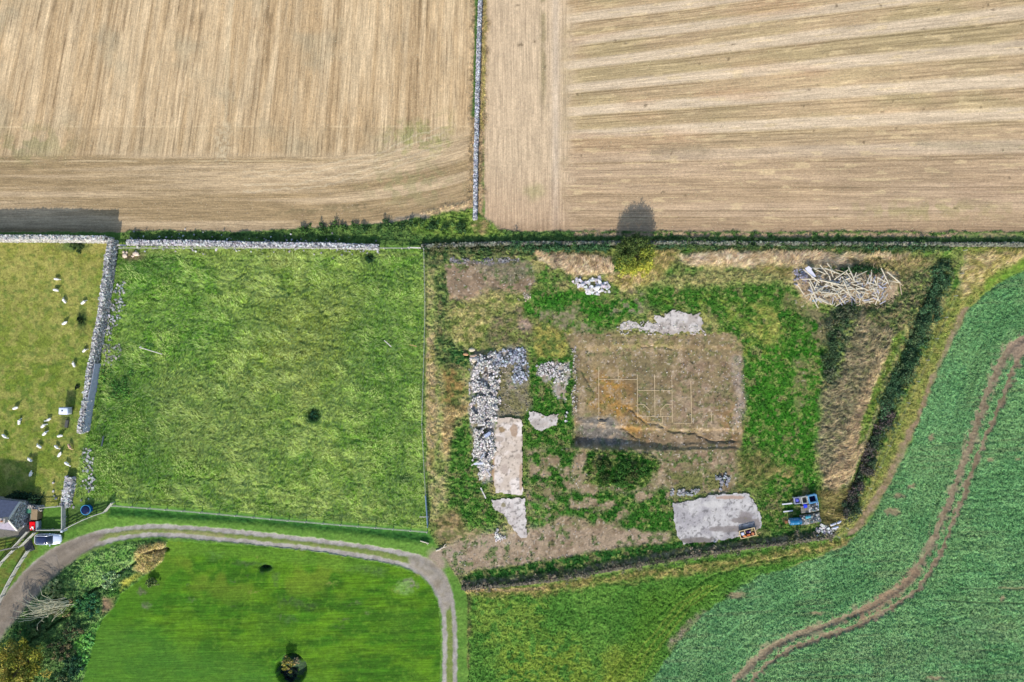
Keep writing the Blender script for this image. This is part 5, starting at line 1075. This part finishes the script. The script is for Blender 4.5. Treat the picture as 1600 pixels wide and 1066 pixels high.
b = MB(); b.box((0, 0, .2), (.55, .7, .4), taper=1.08); b.box((0, 0, .42), (.62, .78, .05)); b.build('planter_box', pm('grey_green', (128, 152, 146)), root)
root = stand('red_cart', 55.5, 820, 0); tag(root, 'bright red cart with white parts beside the house gable', 'cart')
b = MB(); b.box((0, .1, .55), (.98, 1.25, .5)); b.build('body', pm('red_paint', (236, 20, 30), rough=.4, a=.8), root, bevel=.06)
b = MB(); b.box((.1, -.22, .86), (.36, .3, .1)); b.box((.2, -.55, .8), (.22, .35, .08), .3); b.box((-.25, -.45, .82), (.16, .2, .06)); b.build('seat', pm('cart_white', (246, 236, 226), rough=.5, a=.8), root, bevel=.02)
b = MB(); b.box((0, -.6, .62), (.8, .3, .3)); b.build('bonnet', pm('red_paint', (236, 20, 30)), root, bevel=.05)
for sx in (-1, 1):
    for yy in (-.55, .5): b = MB(); b.tube([(sx * .46, yy, .22), (sx * .58, yy, .22)], .22, 14); b.build('wheel', pm('tyre', (26, 26, 28)), root)
root = stand('grey_board', 64, 819); b = MB(); b.box((0, 0, .45), (.35, 1.4, .9), 0, (0, .12)); b.box((0, 0, .92), (.4, 1.44, .04), 0, (0, .12)); b.build('panel', pm('grey_panel', (150, 164, 170)), root); tag(root, 'grey upright panel on the right of the red cart', 'panel')
b = MB()
for k in range(5): b.box((rr.uniform(-.4, .4), rr.uniform(-.35, .35), .1 + k * .06), (rr.uniform(.5, .9), .1, .06), rr.uniform(0, 3))
o = b.build('scrap_wood', pm('scrap_tan', (190, 160, 120))); o.location = Wz(57, 829, 0); tag(o, 'small heap of scrap wood below the red cart', 'scrap wood')
b = MB(); b.box((0, 0, .05), (1.9, 1.5, .12), 0, taper=.98)
for k in range(9): b.box((-.8 + k * .2, 0, .14), (.09, 1.4, .05))
o = b.build('cattle_grid', pm('dark_steel', (82, 82, 86), rough=.6)); o.location = Wz(46, 853); o.rotation_euler = (0, 0, R(-70)); tag(o, 'dark grey ramp between the fence panels left of the car', 'ramp')
root = empty('round_tub', *Wz(139, 795)); tag(root, 'round dark blue tub with a bright blue rim in the garden corner', 'tub')
n = 24; rg = lambda r_, z: [(r_ * math.cos(2 * math.pi * k / n), r_ * math.sin(2 * math.pi * k / n), z) for k in range(n)]
b = MB(); b.loft([rg(.72, -.1), rg(.82, .9), rg(.76, .9), rg(.68, .35), rg(.3, .3)]); b.build('tub_wall', pm('bright_blue', (20, 110, 190), rough=.35), root, smooth=False)
b = MB(); b.loft([rg(.74, .86), rg(.55, .99), rg(.2, 1.02), rg(.02, 1.03)]); b.build('cover', pm('navy_cover', (28, 38, 76), rough=.4), root)
b = MB(); b.loft([rg(.84, .86), rg(.86, .92), rg(.78, .94), rg(.77, .88)], False); b.build('rim', pm('rim_blue', (90, 170, 220), rough=.3), root)
# water tank
root = empty('water_tank', *Wz(108.5, 641), R(-2)); tag(root, 'white plastic water tank with a black filler cap beside the leaning wall', 'tank')
b = MB(); b.box((0, 0, 1.0), (1.55, 1.15, 1.3)); b.build('tank_body', pm('white_plastic', (226, 232, 244), rough=.4, a=.8), root, bevel=.12, smooth=True)
b = MB(); b.tube([(-.15, .05, 1.62), (-.15, .05, 1.72)], .12, 12); b.build('filler_cap', pm('black_cap', (20, 20, 24)), root)
for sx in (-.55, .55): b = MB(); b.box((sx, 0, .17), (.1, 1.2, .36)); b.build('leg', pm('grey_steel', (110, 112, 116)), root)
b = MB(); b.tube([(-.8, -.6, .3), (-.8, -.6, 1.62), (.8, -.6, 1.62), (.8, -.6, .3)], .025, 6); b.tube([(-.8, .6, .3), (-.8, .6, 1.62), (.8, .6, 1.62), (.8, .6, .3)], .025, 6); b.build('cage', pm('grey_steel', (110, 112, 116)), root)
b = MB(); b.box((0, 0, .2), (1.3, .5, .35)); b.box((0, 0, .3), (1.1, .34, .2)); o = b.build('trough', pm('trough_grey', (96, 96, 92))); o.location = Wz(106, 662, -.1); o.rotation_euler = (0, 0, R(80)); tag(o, 'worn grey trough on bare soil below the water tank', 'trough')
# ------------------------------------------------------------------ car
def car(x, y, rz):
    root = empty('parked_car', *Wz(x, y), R(rz)); tag(root, 'silver-white hatchback with a dark roof parked on the track by the garden fence', 'car')
    silver = mat('car_paint', (.62, .66, .74), rough=.28, metal=.35, spec=.5); dark = mat('car_glass', (.012, .02, .035), rough=.08, spec=.6); navy = mat('car_roof', (.015, .022, .06), rough=.2, spec=.6)
    rubber = pm('tyre', (26, 26, 28)); rim = mat('car_rim', (.45, .46, .48), rough=.3, metal=.8)
    def sec(x_, w_, z0, z1, crown, n=7):
        pts = []
        pts += [(x_, -w_ * .96, z0), (x_, -w_, z0 + (z1 - z0) * .35), (x_, -w_ * .985, z0 + (z1 - z0) * .75), (x_, -w_ * .90, z1)]
        pts += [(x_, -w_ * .45, z1 + crown), (x_, 0, z1 + crown * 1.3), (x_, w_ * .45, z1 + crown)]
        pts += [(x_, w_ * .90, z1), (x_, w_ * .985, z0 + (z1 - z0) * .75), (x_, w_, z0 + (z1 - z0) * .35), (x_, w_ * .96, z0)]
        return pts
    S_ = [(-2.26, .42, .42, .72, .02), (-2.17, .66, .28, .90, .03), (-1.92, .83, .22, .98, .03), (-1.4, .92, .2, .98, .03), (-.6, .93, .2, .97, .03), (.3, .93, .2, .96, .03), (.95, .92, .2, .95, .035), (1.4, .90, .2, .88, .05), (1.85, .80, .22, .78, .05), (2.12, .60, .28, .66, .04), (2.24, .36, .36, .56, .02)]
    b = MB(); b.loft([sec(*s_) for s_ in S_]); b.build('body', silver, root, smooth=True)
    def gsec(x_, w_, z): return [(x_, -w_, z[0]), (x_, -w_ * .93, z[0] * .45 + z[1] * .55), (x_, -w_ * .80, z[1]), (x_, 0, z[1] + .03), (x_, w_ * .80, z[1]), (x_, w_ * .93, z[0] * .45 + z[1] * .55), (x_, w_, z[0])]
    b = MB(); b.loft([gsec(-2.02, .58, (.9, .98)), gsec(-1.72, .72, (.92, 1.34)), gsec(-1.3, .83, (.92, 1.44)), gsec(-.3, .84, (.92, 1.47)), gsec(.25, .83, (.92, 1.43)), gsec(.72, .80, (.92, 1.17)), gsec(1.05, .76, (.9, .98))]); b.build('windows', dark, root, smooth=True)
    def rs(x_, w_, z): return [(x_, -w_, z), (x_, -w_ * .5, z + .035), (x_, 0, z + .045), (x_, w_ * .5, z + .035), (x_, w_, z), (x_, w_, z - .03), (x_, -w_, z - .03)]
    b = MB(); b.loft([rs(-1.80, .50, 1.28), rs(-1.5, .62, 1.415), rs(-.9, .69, 1.475), rs(-.2, .69, 1.48), rs(.22, .66, 1.45)]); b.build('roof', navy, root, smooth=True)
    for sy in (-1, 1):
        b = MB(); b.tube([(-1.95, sy * .66, 1.12), (-1.5, sy * .70, 1.41), (-.6, sy * .73, 1.47), (.22, sy * .70, 1.44), (.98, sy * .76, 1.0)], .045, 6); b.build('roof_rail', silver, root, smooth=True)
        b = MB(); b.box((.55, sy * 1.0, 1.02), (.16, .2, .13)); b.build('wing_mirror', silver, root, bevel=.03)
        b = MB(); b.box((2.0, sy * .62, .66), (.22, .26, .1), sy * -.35); b.build('headlight', mat('lamp_glass', (.7, .75, .8), rough=.1, spec=.7), root, bevel=.03)
        b = MB(); b.box((-2.14, sy * .62, .82), (.1, .26, .16), sy * .2); b.build('tail_light', pm('tail_red', (170, 20, 20), rough=.3), root, bevel=.02)
        for xx in (-1.35, 1.38):
            b = MB(); b.tube([(xx, sy * .72, .32), (xx, sy * .93, .32)], .32, 20); wh = b.build('tyre', rubber, root); b = MB(); b.tube([(xx, sy * .9, .32), (xx, sy * .945, .32)], .2, 12); b.build('rim', rim, wh)
    b = MB(); b.box((.25, -.25, 1.0), (.02, .02, .02)); 
    b = MB(); b.tube([(.98, -.4, 1.0), (.85, -.05, 1.08)], .012, 4); b.tube([(.98, .1, 1.0), (.85, .45, 1.08)], .012, 4); b.build('wipers', rubber, root)
    b = MB(); b.box((2.2, 0, .46), (.05, .9, .14)); b.build('grille', pm('grille_black', (24, 24, 26)), root, bevel=.01)
car(79.5, 840.5, -.5)
# ------------------------------------------------------------------ machinery corner
def crate(x, y, rz, d, label, c, inner, name='open_crate', slats=True, stack=1, key=None):
    root = empty(name, *Wz(x, y), R(rz)); tag(root, label, 'crate'); m_ = pm(key or name + str(c), c, rough=.5); lx, ly, h = d
    b = MB(); b.box((0, 0, .12), (lx * .96, ly * .96, .08)); b.build('base', pm('in' + str(inner), inner), root)
    b = MB()
    for sx in (-1, 1): b.box((sx * lx / 2, 0, h * .55), (.08, ly, h * .35)); b.box((sx * lx / 2, 0, .25), (.06, ly, .12))
    for sy in (-1, 1): b.box((0, sy * ly / 2, h * .55), (lx - .1, .08, h * .35)); b.box((0, sy * ly / 2, .25), (lx - .1, .06, .12))
    b.build('sides', m_, root)
    b = MB()
    for sx in (-1, 1):
        for sy in (-1, 1): b.box((sx * lx / 2, sy * ly / 2, h / 2), (.13, .13, h + .06))
    b.tube([(-lx / 2, -ly / 2, h), (lx / 2, -ly / 2, h), (lx / 2, ly / 2, h), (-lx / 2, ly / 2, h), (-lx / 2, -ly / 2, h)], .07, 6); b.build('frame', m_, root)
    return root
crate(1266.5, 778, 12, (1.35, 1.25, 1.0), 'open light-blue steel crate with a dark inside', (120, 178, 220), (20, 26, 70))
crate(1243.5, 781, 6, (.95, 1.0, .7), 'grey crate holding a purple-blue bundle at the left of the row', (176, 180, 196), (90, 90, 170))
crate(1254.5, 780, 8, (.95, 1.1, .8), 'white-barred crate between the blue one and the purple bundle', (206, 204, 196), (120, 116, 104))
def bundle(x, y, s, label, c, z=.5, name='bundle'):
    b = MB(); b.box((0, 0, 0), s, .2, (.1, .15), taper=.7); b.box((s[0] * .2, s[1] * .1, s[2] * .3), (s[0] * .5, s[1] * .5, s[2] * .5), .7, taper=.6)
    o = b.build(name, pm('b' + str(c), c, rough=.5), bevel=.05, smooth=True); o.location = Wz(x, y, z); tag(o, label, 'bundle'); return o
bundle(1243.5, 780.5, (.55, .7, .4), 'purple-blue bundle lying in the left crate', (96, 100, 200))
def pallet_stack(x, y, rz, lx, ly, n, label, c=(150, 146, 134), junk=0, jc=((170, 168, 160), (90, 96, 104), (214, 212, 206), (110, 130, 130))):
    root = empty('pallet_stack', *Wz(x, y), R(rz)); tag(root, label, 'pallets')
    for k in range(n):
        b = MB(); z = .02 + k * .15; m_ = int(lx / .22)
        for i in range(m_): b.box((-lx / 2 + (i + .5) * lx / m_, 0, z + .125), (.15, ly, .025))
        for yy in (-ly / 2 + .06, 0, ly / 2 - .06): b.box((0, yy, z + .06), (lx, .1, .1))
        b.build('pallet', pm('pallet_wood', c, noise=[(3, .8, 1.2)]), root)
    for i in range(junk):
        b = MB(); b.box((0, 0, 0), (rr.uniform(.15, .6), rr.uniform(.12, .3), rr.uniform(.06, .2)), rr.uniform(0, 3), (rr.uniform(-.3, .3), rr.uniform(-.3, .3)))
        q = b.build('scrap', pm('jk%d' % (i % len(jc)), jc[i % len(jc)]), root); q.location = (rr.uniform(-lx / 2 + .2, lx / 2 - .2), rr.uniform(-ly / 2 + .2, ly / 2 - .2), n * .15 + rr.uniform(.05, .2))
pallet_stack(1268, 792.5, 10, 1.9, 1.35, 4, 'stack of grey pallets topped with scrap under the light-blue crate', junk=26)
pallet_stack(1255, 795, 6, 1.1, 1.2, 3, 'low stack of bare pallets left of the scrap-topped one', (140, 130, 118))
bundle(1256, 789, (.6, .85, .35), 'bright blue bag on the bare pallets', (50, 70, 220), .75, 'bag')
pallet_stack(1270, 808.5, 12, 2.1, 1.6, 4, 'long stack of pallets and scrap, nearest the bank', (170, 164, 150), junk=30)
pallet_stack(1256, 811.5, 8, 1.5, 1.7, 3, 'pallets loaded with scrap next to the blue barrel', (120, 120, 116), junk=26)
bundle(1260, 806, (1.0, .5, .3), 'teal tarpaulin folded on the lower pallets', (84, 168, 186), .85, 'tarpaulin')
b = MB(); b.tube([(1.0, .4, .9), (1.35, -.9, .25)], .05, 6); b.tube([(.75, .5, .9), (1.05, -.8, .25)], .05, 6); b.tube([(.9, 0, .7), (1.15, .05, .7)], .04, 6); o = b.build('lifting_frame', pm('pale_blue_steel', (150, 176, 220))); o.location = Wz(1266, 787); tag(o, 'pale blue tubular frame leaning right of the scrap-topped pallets', 'frame')
root = empty('barrel', *Wz(1240, 813), R(4)); tag(root, 'blue barrel lying on its side with a white end', 'barrel')
prof = [(-1.0, .05), (-1.0, .5), (-.95, .58), (-.5, .60), (-.48, .63), (-.42, .60), (.0, .6), (.42, .60), (.48, .63), (.5, .6), (.95, .58), (1.0, .5), (1.0, .05)]
b = MB(); b.loft([[(x_, r_ * math.cos(2 * math.pi * k / 20), .6 + r_ * math.sin(2 * math.pi * k / 20)) for k in range(20)] for x_, r_ in prof]); b.build('barrel_body', pm('barrel_blue', (16, 112, 158), rough=.22, spec=.6), root, smooth=True)
b = MB(); b.tube([(-1.02, 0, .6), (-1.06, 0, .6)], .35, 16); b.build('end_cap', pm('white_cap', (226, 226, 230)), root)
b = MB(); b.box((-.1, 0, .07), (1.8, .9, .14)); b.build('cradle', pm('cradle_wood', (130, 112, 88)), root)
bundle(1228, 815, (.5, .7, .3), 'small brown sack beside the barrel end', (140, 96, 66), .15, 'sack')
for i, (x, y, a, lb_) in enumerate(((1301, 818.5, 22, 'upper white plastic sack near the corner boulders'), (1304, 823.5, 16, 'lower white plastic sack near the corner boulders'), (1309, 815.5, 30, 'small pale sack right of the two white ones'))):
    b = MB(); b.box((0, 0, .15), (1.2 if i < 2 else .7, .42, .3), 0, taper=.65); b.box((.3, .05, .25), (.4, .3, .15), .3, taper=.6); o = b.build('sack', pm('white_sack', (214, 218, 230), rough=.5), bevel=.08, smooth=True); o.location = Wz(x, y, .25); o.rotation_euler = (0, 0, R(a)); tag(o, lb_, 'sack')
crate(1298, 799, -14, (.95, .85, .3), 'broken tan wooden frame in the dry grass right of the pallets', (220, 196, 140), (150, 140, 90))
# orange trailer bed on the large slab
root = empty('trailer_bed', *Wz(1166, 831.5), R(14)); tag(root, 'cream-framed trailer with orange scrap standing on the large slab', 'trailer')
cf = pm('cream_paint', (232, 208, 160), rough=.5)
b = MB(); b.box((0, 0, .42), (2.6, 1.25, .06)); b.build('floor', pm('bed_dark', (74, 58, 60)), root)
b = MB()
for sy in (-1, 1): b.box((0, sy * .65, .7), (2.7, .09, .12)); b.box((0, sy * .65, .5), (2.7, .05, .12))
for sx in (-1, 1): b.box((sx * 1.33, 0, .7), (.09, 1.22, .12)); b.box((sx * 1.33, 0, .5), (.05, 1.22, .12))
b.build('frame', cf, root); b = MB(); b.box((-.45, .3, .7), (.1, .6, .1)); b.tube([(1.35, 0, .55), (1.75, .12, .5), (1.8, .3, .5)], .05, 6); b.tube([(-1.35, 0, .55), (-1.65, -.05, .5)], .06, 6); b.build('drawbar', cf, root)
for sx in (-.6, .7):
    for sy in (-1, 1): b = MB(); b.tube([(sx, sy * .55, .24), (sx, sy * .72, .24)], .26, 14); b.build('wheel', pm('tyre', (26, 26, 28)), root)
for i, (x_, y_, s_, c_, nm) in enumerate(((-.85, .1, (.5, .5, .35), (214, 220, 240), 'white_canister'), (-.6, -.4, (.7, .35, .3), (232, 150, 96), 'orange_block'), (.1, -.35, (.6, .3, .25), (222, 120, 70), 'orange_block'), (.85, -.3, (.5, .45, .3), (206, 130, 90), 'orange_block'), (.15, .15, (.55, .35, .2), (66, 44, 90), 'purple_bag'), (.55, .45, (.25, .6, .3), (50, 34, 66), 'purple_bag'), (.9, .3, (.5, .5, .15), (160, 146, 100), 'folded_sheet'), (.45, .1, (.2, .18, .3), (240, 230, 236), 'white_tin'))):
    b = MB(); b.box((0, 0, 0), s_, rr.uniform(-.4, .4), taper=.85); o = b.build(nm, pm('t' + str(c_), c_, rough=.6), bevel=.03); v = Matrix.Rotation(R(14), 3, 'Z') @ Vector((x_, y_, .45 + s_[2] / 2)); o.location = root.location + v
    tag(o, ('white round canister at the left end of the trailer', 'pale orange block in the lower left of the trailer', 'dark orange block in the middle of the trailer', 'brownish orange block at the right of the trailer', 'purple bag flat in the middle of the trailer', 'purple bag hanging over the back rail of the trailer', 'olive folded sheet in the right corner of the trailer', 'small white tin between the purple bags')[i], nm.replace('_', ' '))
# ------------------------------------------------------------------ trees and shrubs
M_BARK = pm('bark', (120, 106, 88), noise=[(5, .7, 1.2)]); M_PALEB = pm('pale_bark', (222, 216, 180), noise=[(5, .8, 1.1)])
def tree(name, x, y, h, rad, cz, rz_, cols, nleaf, lsz, label, cat='tree', nclu=60, limbs=8, bark=None, wts=None, gap=.25, trunk=.16):
    base = Wz(x, y, -.15); root = empty(name, *base); tag(root, label, cat); r = np.random.default_rng(int(x * 7 + y))
    cl = r.normal(size=(nclu, 3)); cl /= np.linalg.norm(cl, axis=1)[:, None]; cl *= (r.uniform(.35, 1, nclu) ** .6)[:, None]
    f = 1 + (r.random(nclu) - .5) * gap * 2; cl = cl * f[:, None] * np.array([rad * .86, rad * .86, rz_ * .86]) + np.array([0, 0, cz]); cl[:, 2] = np.clip(cl[:, 2], .25, None)
    b = MB(); b.tube([(0, 0, -.2), (.05, .02, h * .25), (0, .05, h * .5), (.03, 0, h * .72)], [trunk, trunk * .8, trunk * .55, trunk * .2], 8)
    for k in range(limbs):
        e = cl[r.integers(nclu)]; z0 = h * r.uniform(.12, .5); b.tube([(0, 0, z0), tuple(np.array([0, 0, z0]) * .45 + e * .55 + r.normal(0, .08, 3)), tuple(e)], [trunk * .45, trunk * .28, trunk * .08], 5)
    b.build('trunk', bark or M_BARK, root)
    ci = r.integers(0, nclu, nleaf); sz = r.uniform(.6, 1.2, nclu) * rad * .2
    d = r.normal(size=(nleaf, 3)); d /= np.linalg.norm(d, axis=1)[:, None]; P = cl[ci] + d * (sz[ci] * r.uniform(.3, 1, nleaf))[:, None]; P[:, 2] = np.clip(P[:, 2], .05, None)
    cA = np.array([lin(c) * ALB for c in cols]); w_ = r.random(nclu) if wts is None else np.clip(wts(cl) + r.normal(0, .15, nclu), 0, .999)
    cc = cA[np.clip((w_ * len(cols)).astype(int), 0, len(cols) - 1)][ci]; cc = vary(cc, .65, 1.35, .06)
    V, F, c = leaves(P, lsz, cc, .3, .6); mesh_np('crown', V, F, M_LEAF, c, parent=root); return root
tree('tree', 988, 404, 5.3, 4.0, 2.9, 2.3, [(92, 112, 56), (112, 132, 60), (148, 158, 62), (200, 200, 78)], 11000, .13, 'rounded yellow-green tree standing against the north wall of the plot', nclu=150, limbs=12, wts=lambda c: .46 + c[:, 0] * .10 - c[:, 1] * .17, gap=.1)
tree('tree', 57, 1027, 7.0, 4.9, 4.3, 2.3, [(150, 150, 52), (172, 168, 62), (124, 134, 54), (182, 168, 76)], 9000, .15, 'broad tree with yellowing leaves in the lower left corner', nclu=90, limbs=16, gap=.3, trunk=.28)
tree('tree', 22, 1075, 6.0, 4.3, 3.6, 2.0, [(160, 156, 60), (176, 166, 70), (130, 138, 54)], 7000, .15, 'yellow-brown tree cut off by the bottom edge, left of the broad one', nclu=70, limbs=12, gap=.3, trunk=.24)
tree('shrub', 453, 1033, 1.9, 1.4, 1.3, .6, [(178, 170, 76), (150, 148, 62), (196, 176, 104)], 2600, .1, 'yellow-green shrub growing in the round hollow in the lawn', 'shrub', nclu=40, limbs=8, trunk=.08)
tree('shrub', 463, 1031, 1.3, .7, .8, .5, [(196, 170, 130), (206, 186, 140)], 600, .1, 'dry tan shrub on the right rim of the round hollow', 'shrub', nclu=16, trunk=.05, bark=M_PALEB)
tree('shrub', 240, 908, 1.3, 1.15, .7, .55, [(116, 140, 74), (134, 152, 88)], 1500, .1, 'small grey-green shrub on the lawn beside the stream bank', 'shrub', nclu=30, trunk=.06)
for i, (x, y, r_, h, cs, lb_) in enumerate((
    (86, 920, 1.9, 2.2, [(128, 142, 92), (148, 156, 104), (110, 128, 76)], 'grey-green willow thicket on the upper bank beside the track'),
    (66, 946, 1.9, 2.2, [(110, 134, 90), (134, 150, 104)], 'willow thicket with pale leaning stems near the track bend'),
    (95, 948, 2.3, 2.0, [(110, 124, 70), (92, 112, 62), (136, 122, 84)], 'olive thicket between the willow stems and the stream'),
    (140, 945, 2.2, 1.8, [(56, 100, 66), (66, 112, 60)], 'dark bluish-green bush beside the stream'),
    (172, 905, 1.9, 1.5, [(128, 152, 104), (146, 164, 116)], 'pale sage bush on the lawn side of the stream'),
    (196, 890, 1.7, 1.4, [(116, 144, 92), (140, 158, 110)], 'pale sage bush nearest the dry reeds'),
    (64, 976, 2.3, 2.2, [(64, 92, 52), (52, 80, 48), (84, 104, 58)], 'dark bush below the willow thicket'),
    (115, 985, 2.5, 2.2, [(60, 90, 54), (76, 104, 60), (100, 94, 66)], 'dark tangled bush in the middle of the stream bank'),
    (100, 1015, 2.4, 2.2, [(100, 92, 66), (66, 88, 50)], 'brownish bush right of the broad yellowing tree'),
    (118, 1040, 2.5, 2.2, [(40, 72, 50), (54, 84, 52)], 'dark bush between the broad tree and the lawn'),
    (95, 1070, 2.6, 2.2, [(110, 116, 74), (48, 76, 48)], 'olive and dark bush at the bottom edge of the bank'),
    (140, 1000, 1.6, 1.4, [(104, 160, 78), (124, 172, 90)], 'light green bush on the edge of the lawn'),
    (128, 1030, 1.5, 1.2, [(96, 150, 70), (116, 166, 84)], 'second light green bush lower down the lawn edge'),
    (34, 990, 1.8, 1.5, [(54, 92, 48), (70, 106, 54)], 'dark green bush beside the track at the left edge'))):
    h *= .5; cs = [tuple(min(255, int(v * 1.36)) for v in c_) for c_ in cs]; tree('bush', x, y, h, r_, h * .45, h * .45, cs, int(900 * r_), .12, lb_, 'bush', nclu=int(18 * r_), limbs=8, trunk=.07, gap=.3)
# pale willow stems
root = empty('fallen_willow', *Wz(70, 935, .3)); tag(root, 'fan of bare pale willow stems leaning over the bank by the track', 'willow'); b = MB()
for k in range(60):
    t = (k % 34) / 34; x0, y0 = 118 - 50 * t + rr.uniform(-8, 8), 935 + 22 * t + rr.uniform(-8, 8); L_ = rr.uniform(18, 52); a = R(rr.gauss(214, 34)); p = []
    for j in range(6):
        q = j / 5; p.append(Wz(x0 + math.cos(a) * L_ * q + rr.uniform(-1.5, 1.5) , y0 + (math.sin(a) * L_ * q) * (-.62 if k % 3 else .2) * 1 - 22 * q * (k % 3 > 0) * .6 + rr.uniform(-1.2, 1.2), 1.2 + 1.6 * math.sin(q * 2.2)) - root.location)
    b.tube(p, [.055, .05, .04, .035, .03, .015], 5)
b.build('stems', M_PALEB, root)
# hedge-bushes along the ditch and the banks
def hedge(path, n, rad, h, cols, label, lsz=.12, name='hedge', per=900, jit=4):
    pp = along(path, max(2., sum(math.dist(a, b) for a, b in zip(path[:-1], path[1:])) / n)); r = np.random.default_rng(int(path[0][0] + path[0][1]))
    mid = pp[len(pp) // 2]; root = empty(name, *Wz(mid[0], mid[1])); tag(root, label, 'hedge'); Ps = []; Cs = []; cA = np.array([lin(c) * ALB for c in cols]); b = MB()
    for x, y, a in pp:
        x += r.normal(0, jit); y += r.normal(0, jit * .6); k = r.uniform(.55, 1.3); ctr = np.array(tuple(Wz(x, y) - root.location)); m_ = int(per * k * k)
        sub = r.normal(size=(10, 3)) * np.array([rad * .5, rad * .5, h * .22]) * k + np.array([0, 0, h * .5 * k]); q = r.integers(0, 10, m_)
        P_ = sub[q] + r.normal(size=(m_, 3)) * rad * .2 * k; P_[:, 2] = np.abs(P_[:, 2]); Ps.append(ctr + P_); Cs.append(np.tile(cA[r.integers(len(cols))], (m_, 1)))
        for t in range(3): e = sub[r.integers(10)]; b.tube([tuple(ctr + np.array([0, 0, -.1])), tuple(ctr + e * .6), tuple(ctr + e)], [.06, .04, .015], 4)
    b.build('stems', M_BARK, root); P_ = np.concatenate(Ps); V, F, c = leaves(P_, lsz, vary(np.concatenate(Cs), .6, 1.4), .3, .6); mesh_np('foliage', V, F, M_LEAF, c, parent=root); return root
hedge([(1476, 410), (1466, 450), (1440, 505), (1415, 570), (1392, 635)], 60, 1.15, 1.1, [(80, 116, 78), (68, 102, 66), (104, 128, 84)], 'dark hawthorn hedge in the upper part of the eastern ditch', per=420, jit=6)
hedge([(1392, 635), (1365, 700), (1338, 765), (1322, 800)], 42, .95, 1.2, [(104, 100, 88), (76, 100, 70), (120, 108, 100)], 'thin brownish hedge in the lower part of the eastern ditch', per=330)
hedge([(730, 916), (800, 911), (900, 897), (1000, 880), (1100, 864), (1200, 850), (1300, 836)], 80, .7, .55, [(150, 142, 116), (124, 134, 84), (166, 152, 126), (100, 120, 72)], 'brown scrubby hedge along the south bank of the plot', per=170, jit=2)
hedge([(800, 386), (850, 389), (900, 388), (955, 386)], 26, .75, 1.0, [(68, 106, 68), (84, 122, 72)], 'dark nettle hedge left of the rounded tree', per=240, jit=2)
hedge([(1030, 384), (1150, 384), (1300, 385), (1420, 386), (1480, 388)], 70, .65, .7, [(72, 106, 70), (100, 126, 78), (84, 110, 62)], 'dark nettle hedge along the north wall right of the rounded tree', per=200, jit=2)
hedge([(665, 386), (720, 388), (795, 388)], 26, .6, .8, [(64, 92, 56), (104, 108, 72)], 'low weedy hedge at the north-west corner of the plot', per=180, jit=2)
hedge([(470, 360), (560, 356), (640, 352), (700, 352), (740, 362)], 34, .6, .5, [(84, 118, 58), (104, 140, 70), (66, 100, 56)], 'low green brambles on the wedge below the left stubble field', per=180, jit=5)
hedge([(1310, 425), (1330, 421), (1370, 424)], 12, .6, .8, [(50, 86, 48), (70, 106, 56)], 'dark nettles behind the timber pile', per=200, jit=2, name='nettle_patch')
hedge([(1330, 478), (1305, 500), (1295, 540), (1288, 590)], 20, .8, .7, [(76, 102, 66), (110, 118, 88)], 'flowering thistles at the top of the eastern scrub', per=220, jit=5, name='thistle_patch')
hedge([(935, 725), (965, 735), (1000, 730), (985, 750), (940, 750)], 24, .8, .6, [(58, 106, 42), (76, 124, 50), (96, 112, 58)], 'bright docks and nettles below the earth platform', per=300, jit=6, name='nettle_patch')
hedge([(8, 776), (30, 774), (55, 775), (62, 786)], 16, .55, .8, [(44, 74, 48), (60, 88, 60)], 'dark bushes behind the slate-roofed house', per=220, jit=2, name='garden_bushes')
hedge([(178, 590), (190, 598), (200, 612), (175, 615)], 14, .9, .3, [(88, 142, 62), (100, 156, 66)], 'dark nettles in the meadow inside the leaning wall', per=110, jit=9, name='nettle_patch')
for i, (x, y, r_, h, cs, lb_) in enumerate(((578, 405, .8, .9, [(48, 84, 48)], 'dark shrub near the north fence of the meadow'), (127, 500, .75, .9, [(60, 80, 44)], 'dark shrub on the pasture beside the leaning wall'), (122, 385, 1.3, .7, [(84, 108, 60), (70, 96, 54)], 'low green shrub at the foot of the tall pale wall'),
    (489, 648, .8, .7, [(62, 112, 72), (50, 98, 68)], 'dark rushes in the small round hollow in the meadow'), (450, 1055, 1.7, .7, [(40, 58, 56), (34, 48, 48)], 'added dark rushes coloured to paint the shade in the lawn hollow'), (414, 887, .6, .5, [(36, 70, 40)], 'tiny dark shrub at the top of the lawn'), (121, 605, .5, .6, [(70, 84, 56)], 'small dark weed clump against the leaning wall'))):  # lawn-hollow rushes are added, near-black to paint the shade of the pit
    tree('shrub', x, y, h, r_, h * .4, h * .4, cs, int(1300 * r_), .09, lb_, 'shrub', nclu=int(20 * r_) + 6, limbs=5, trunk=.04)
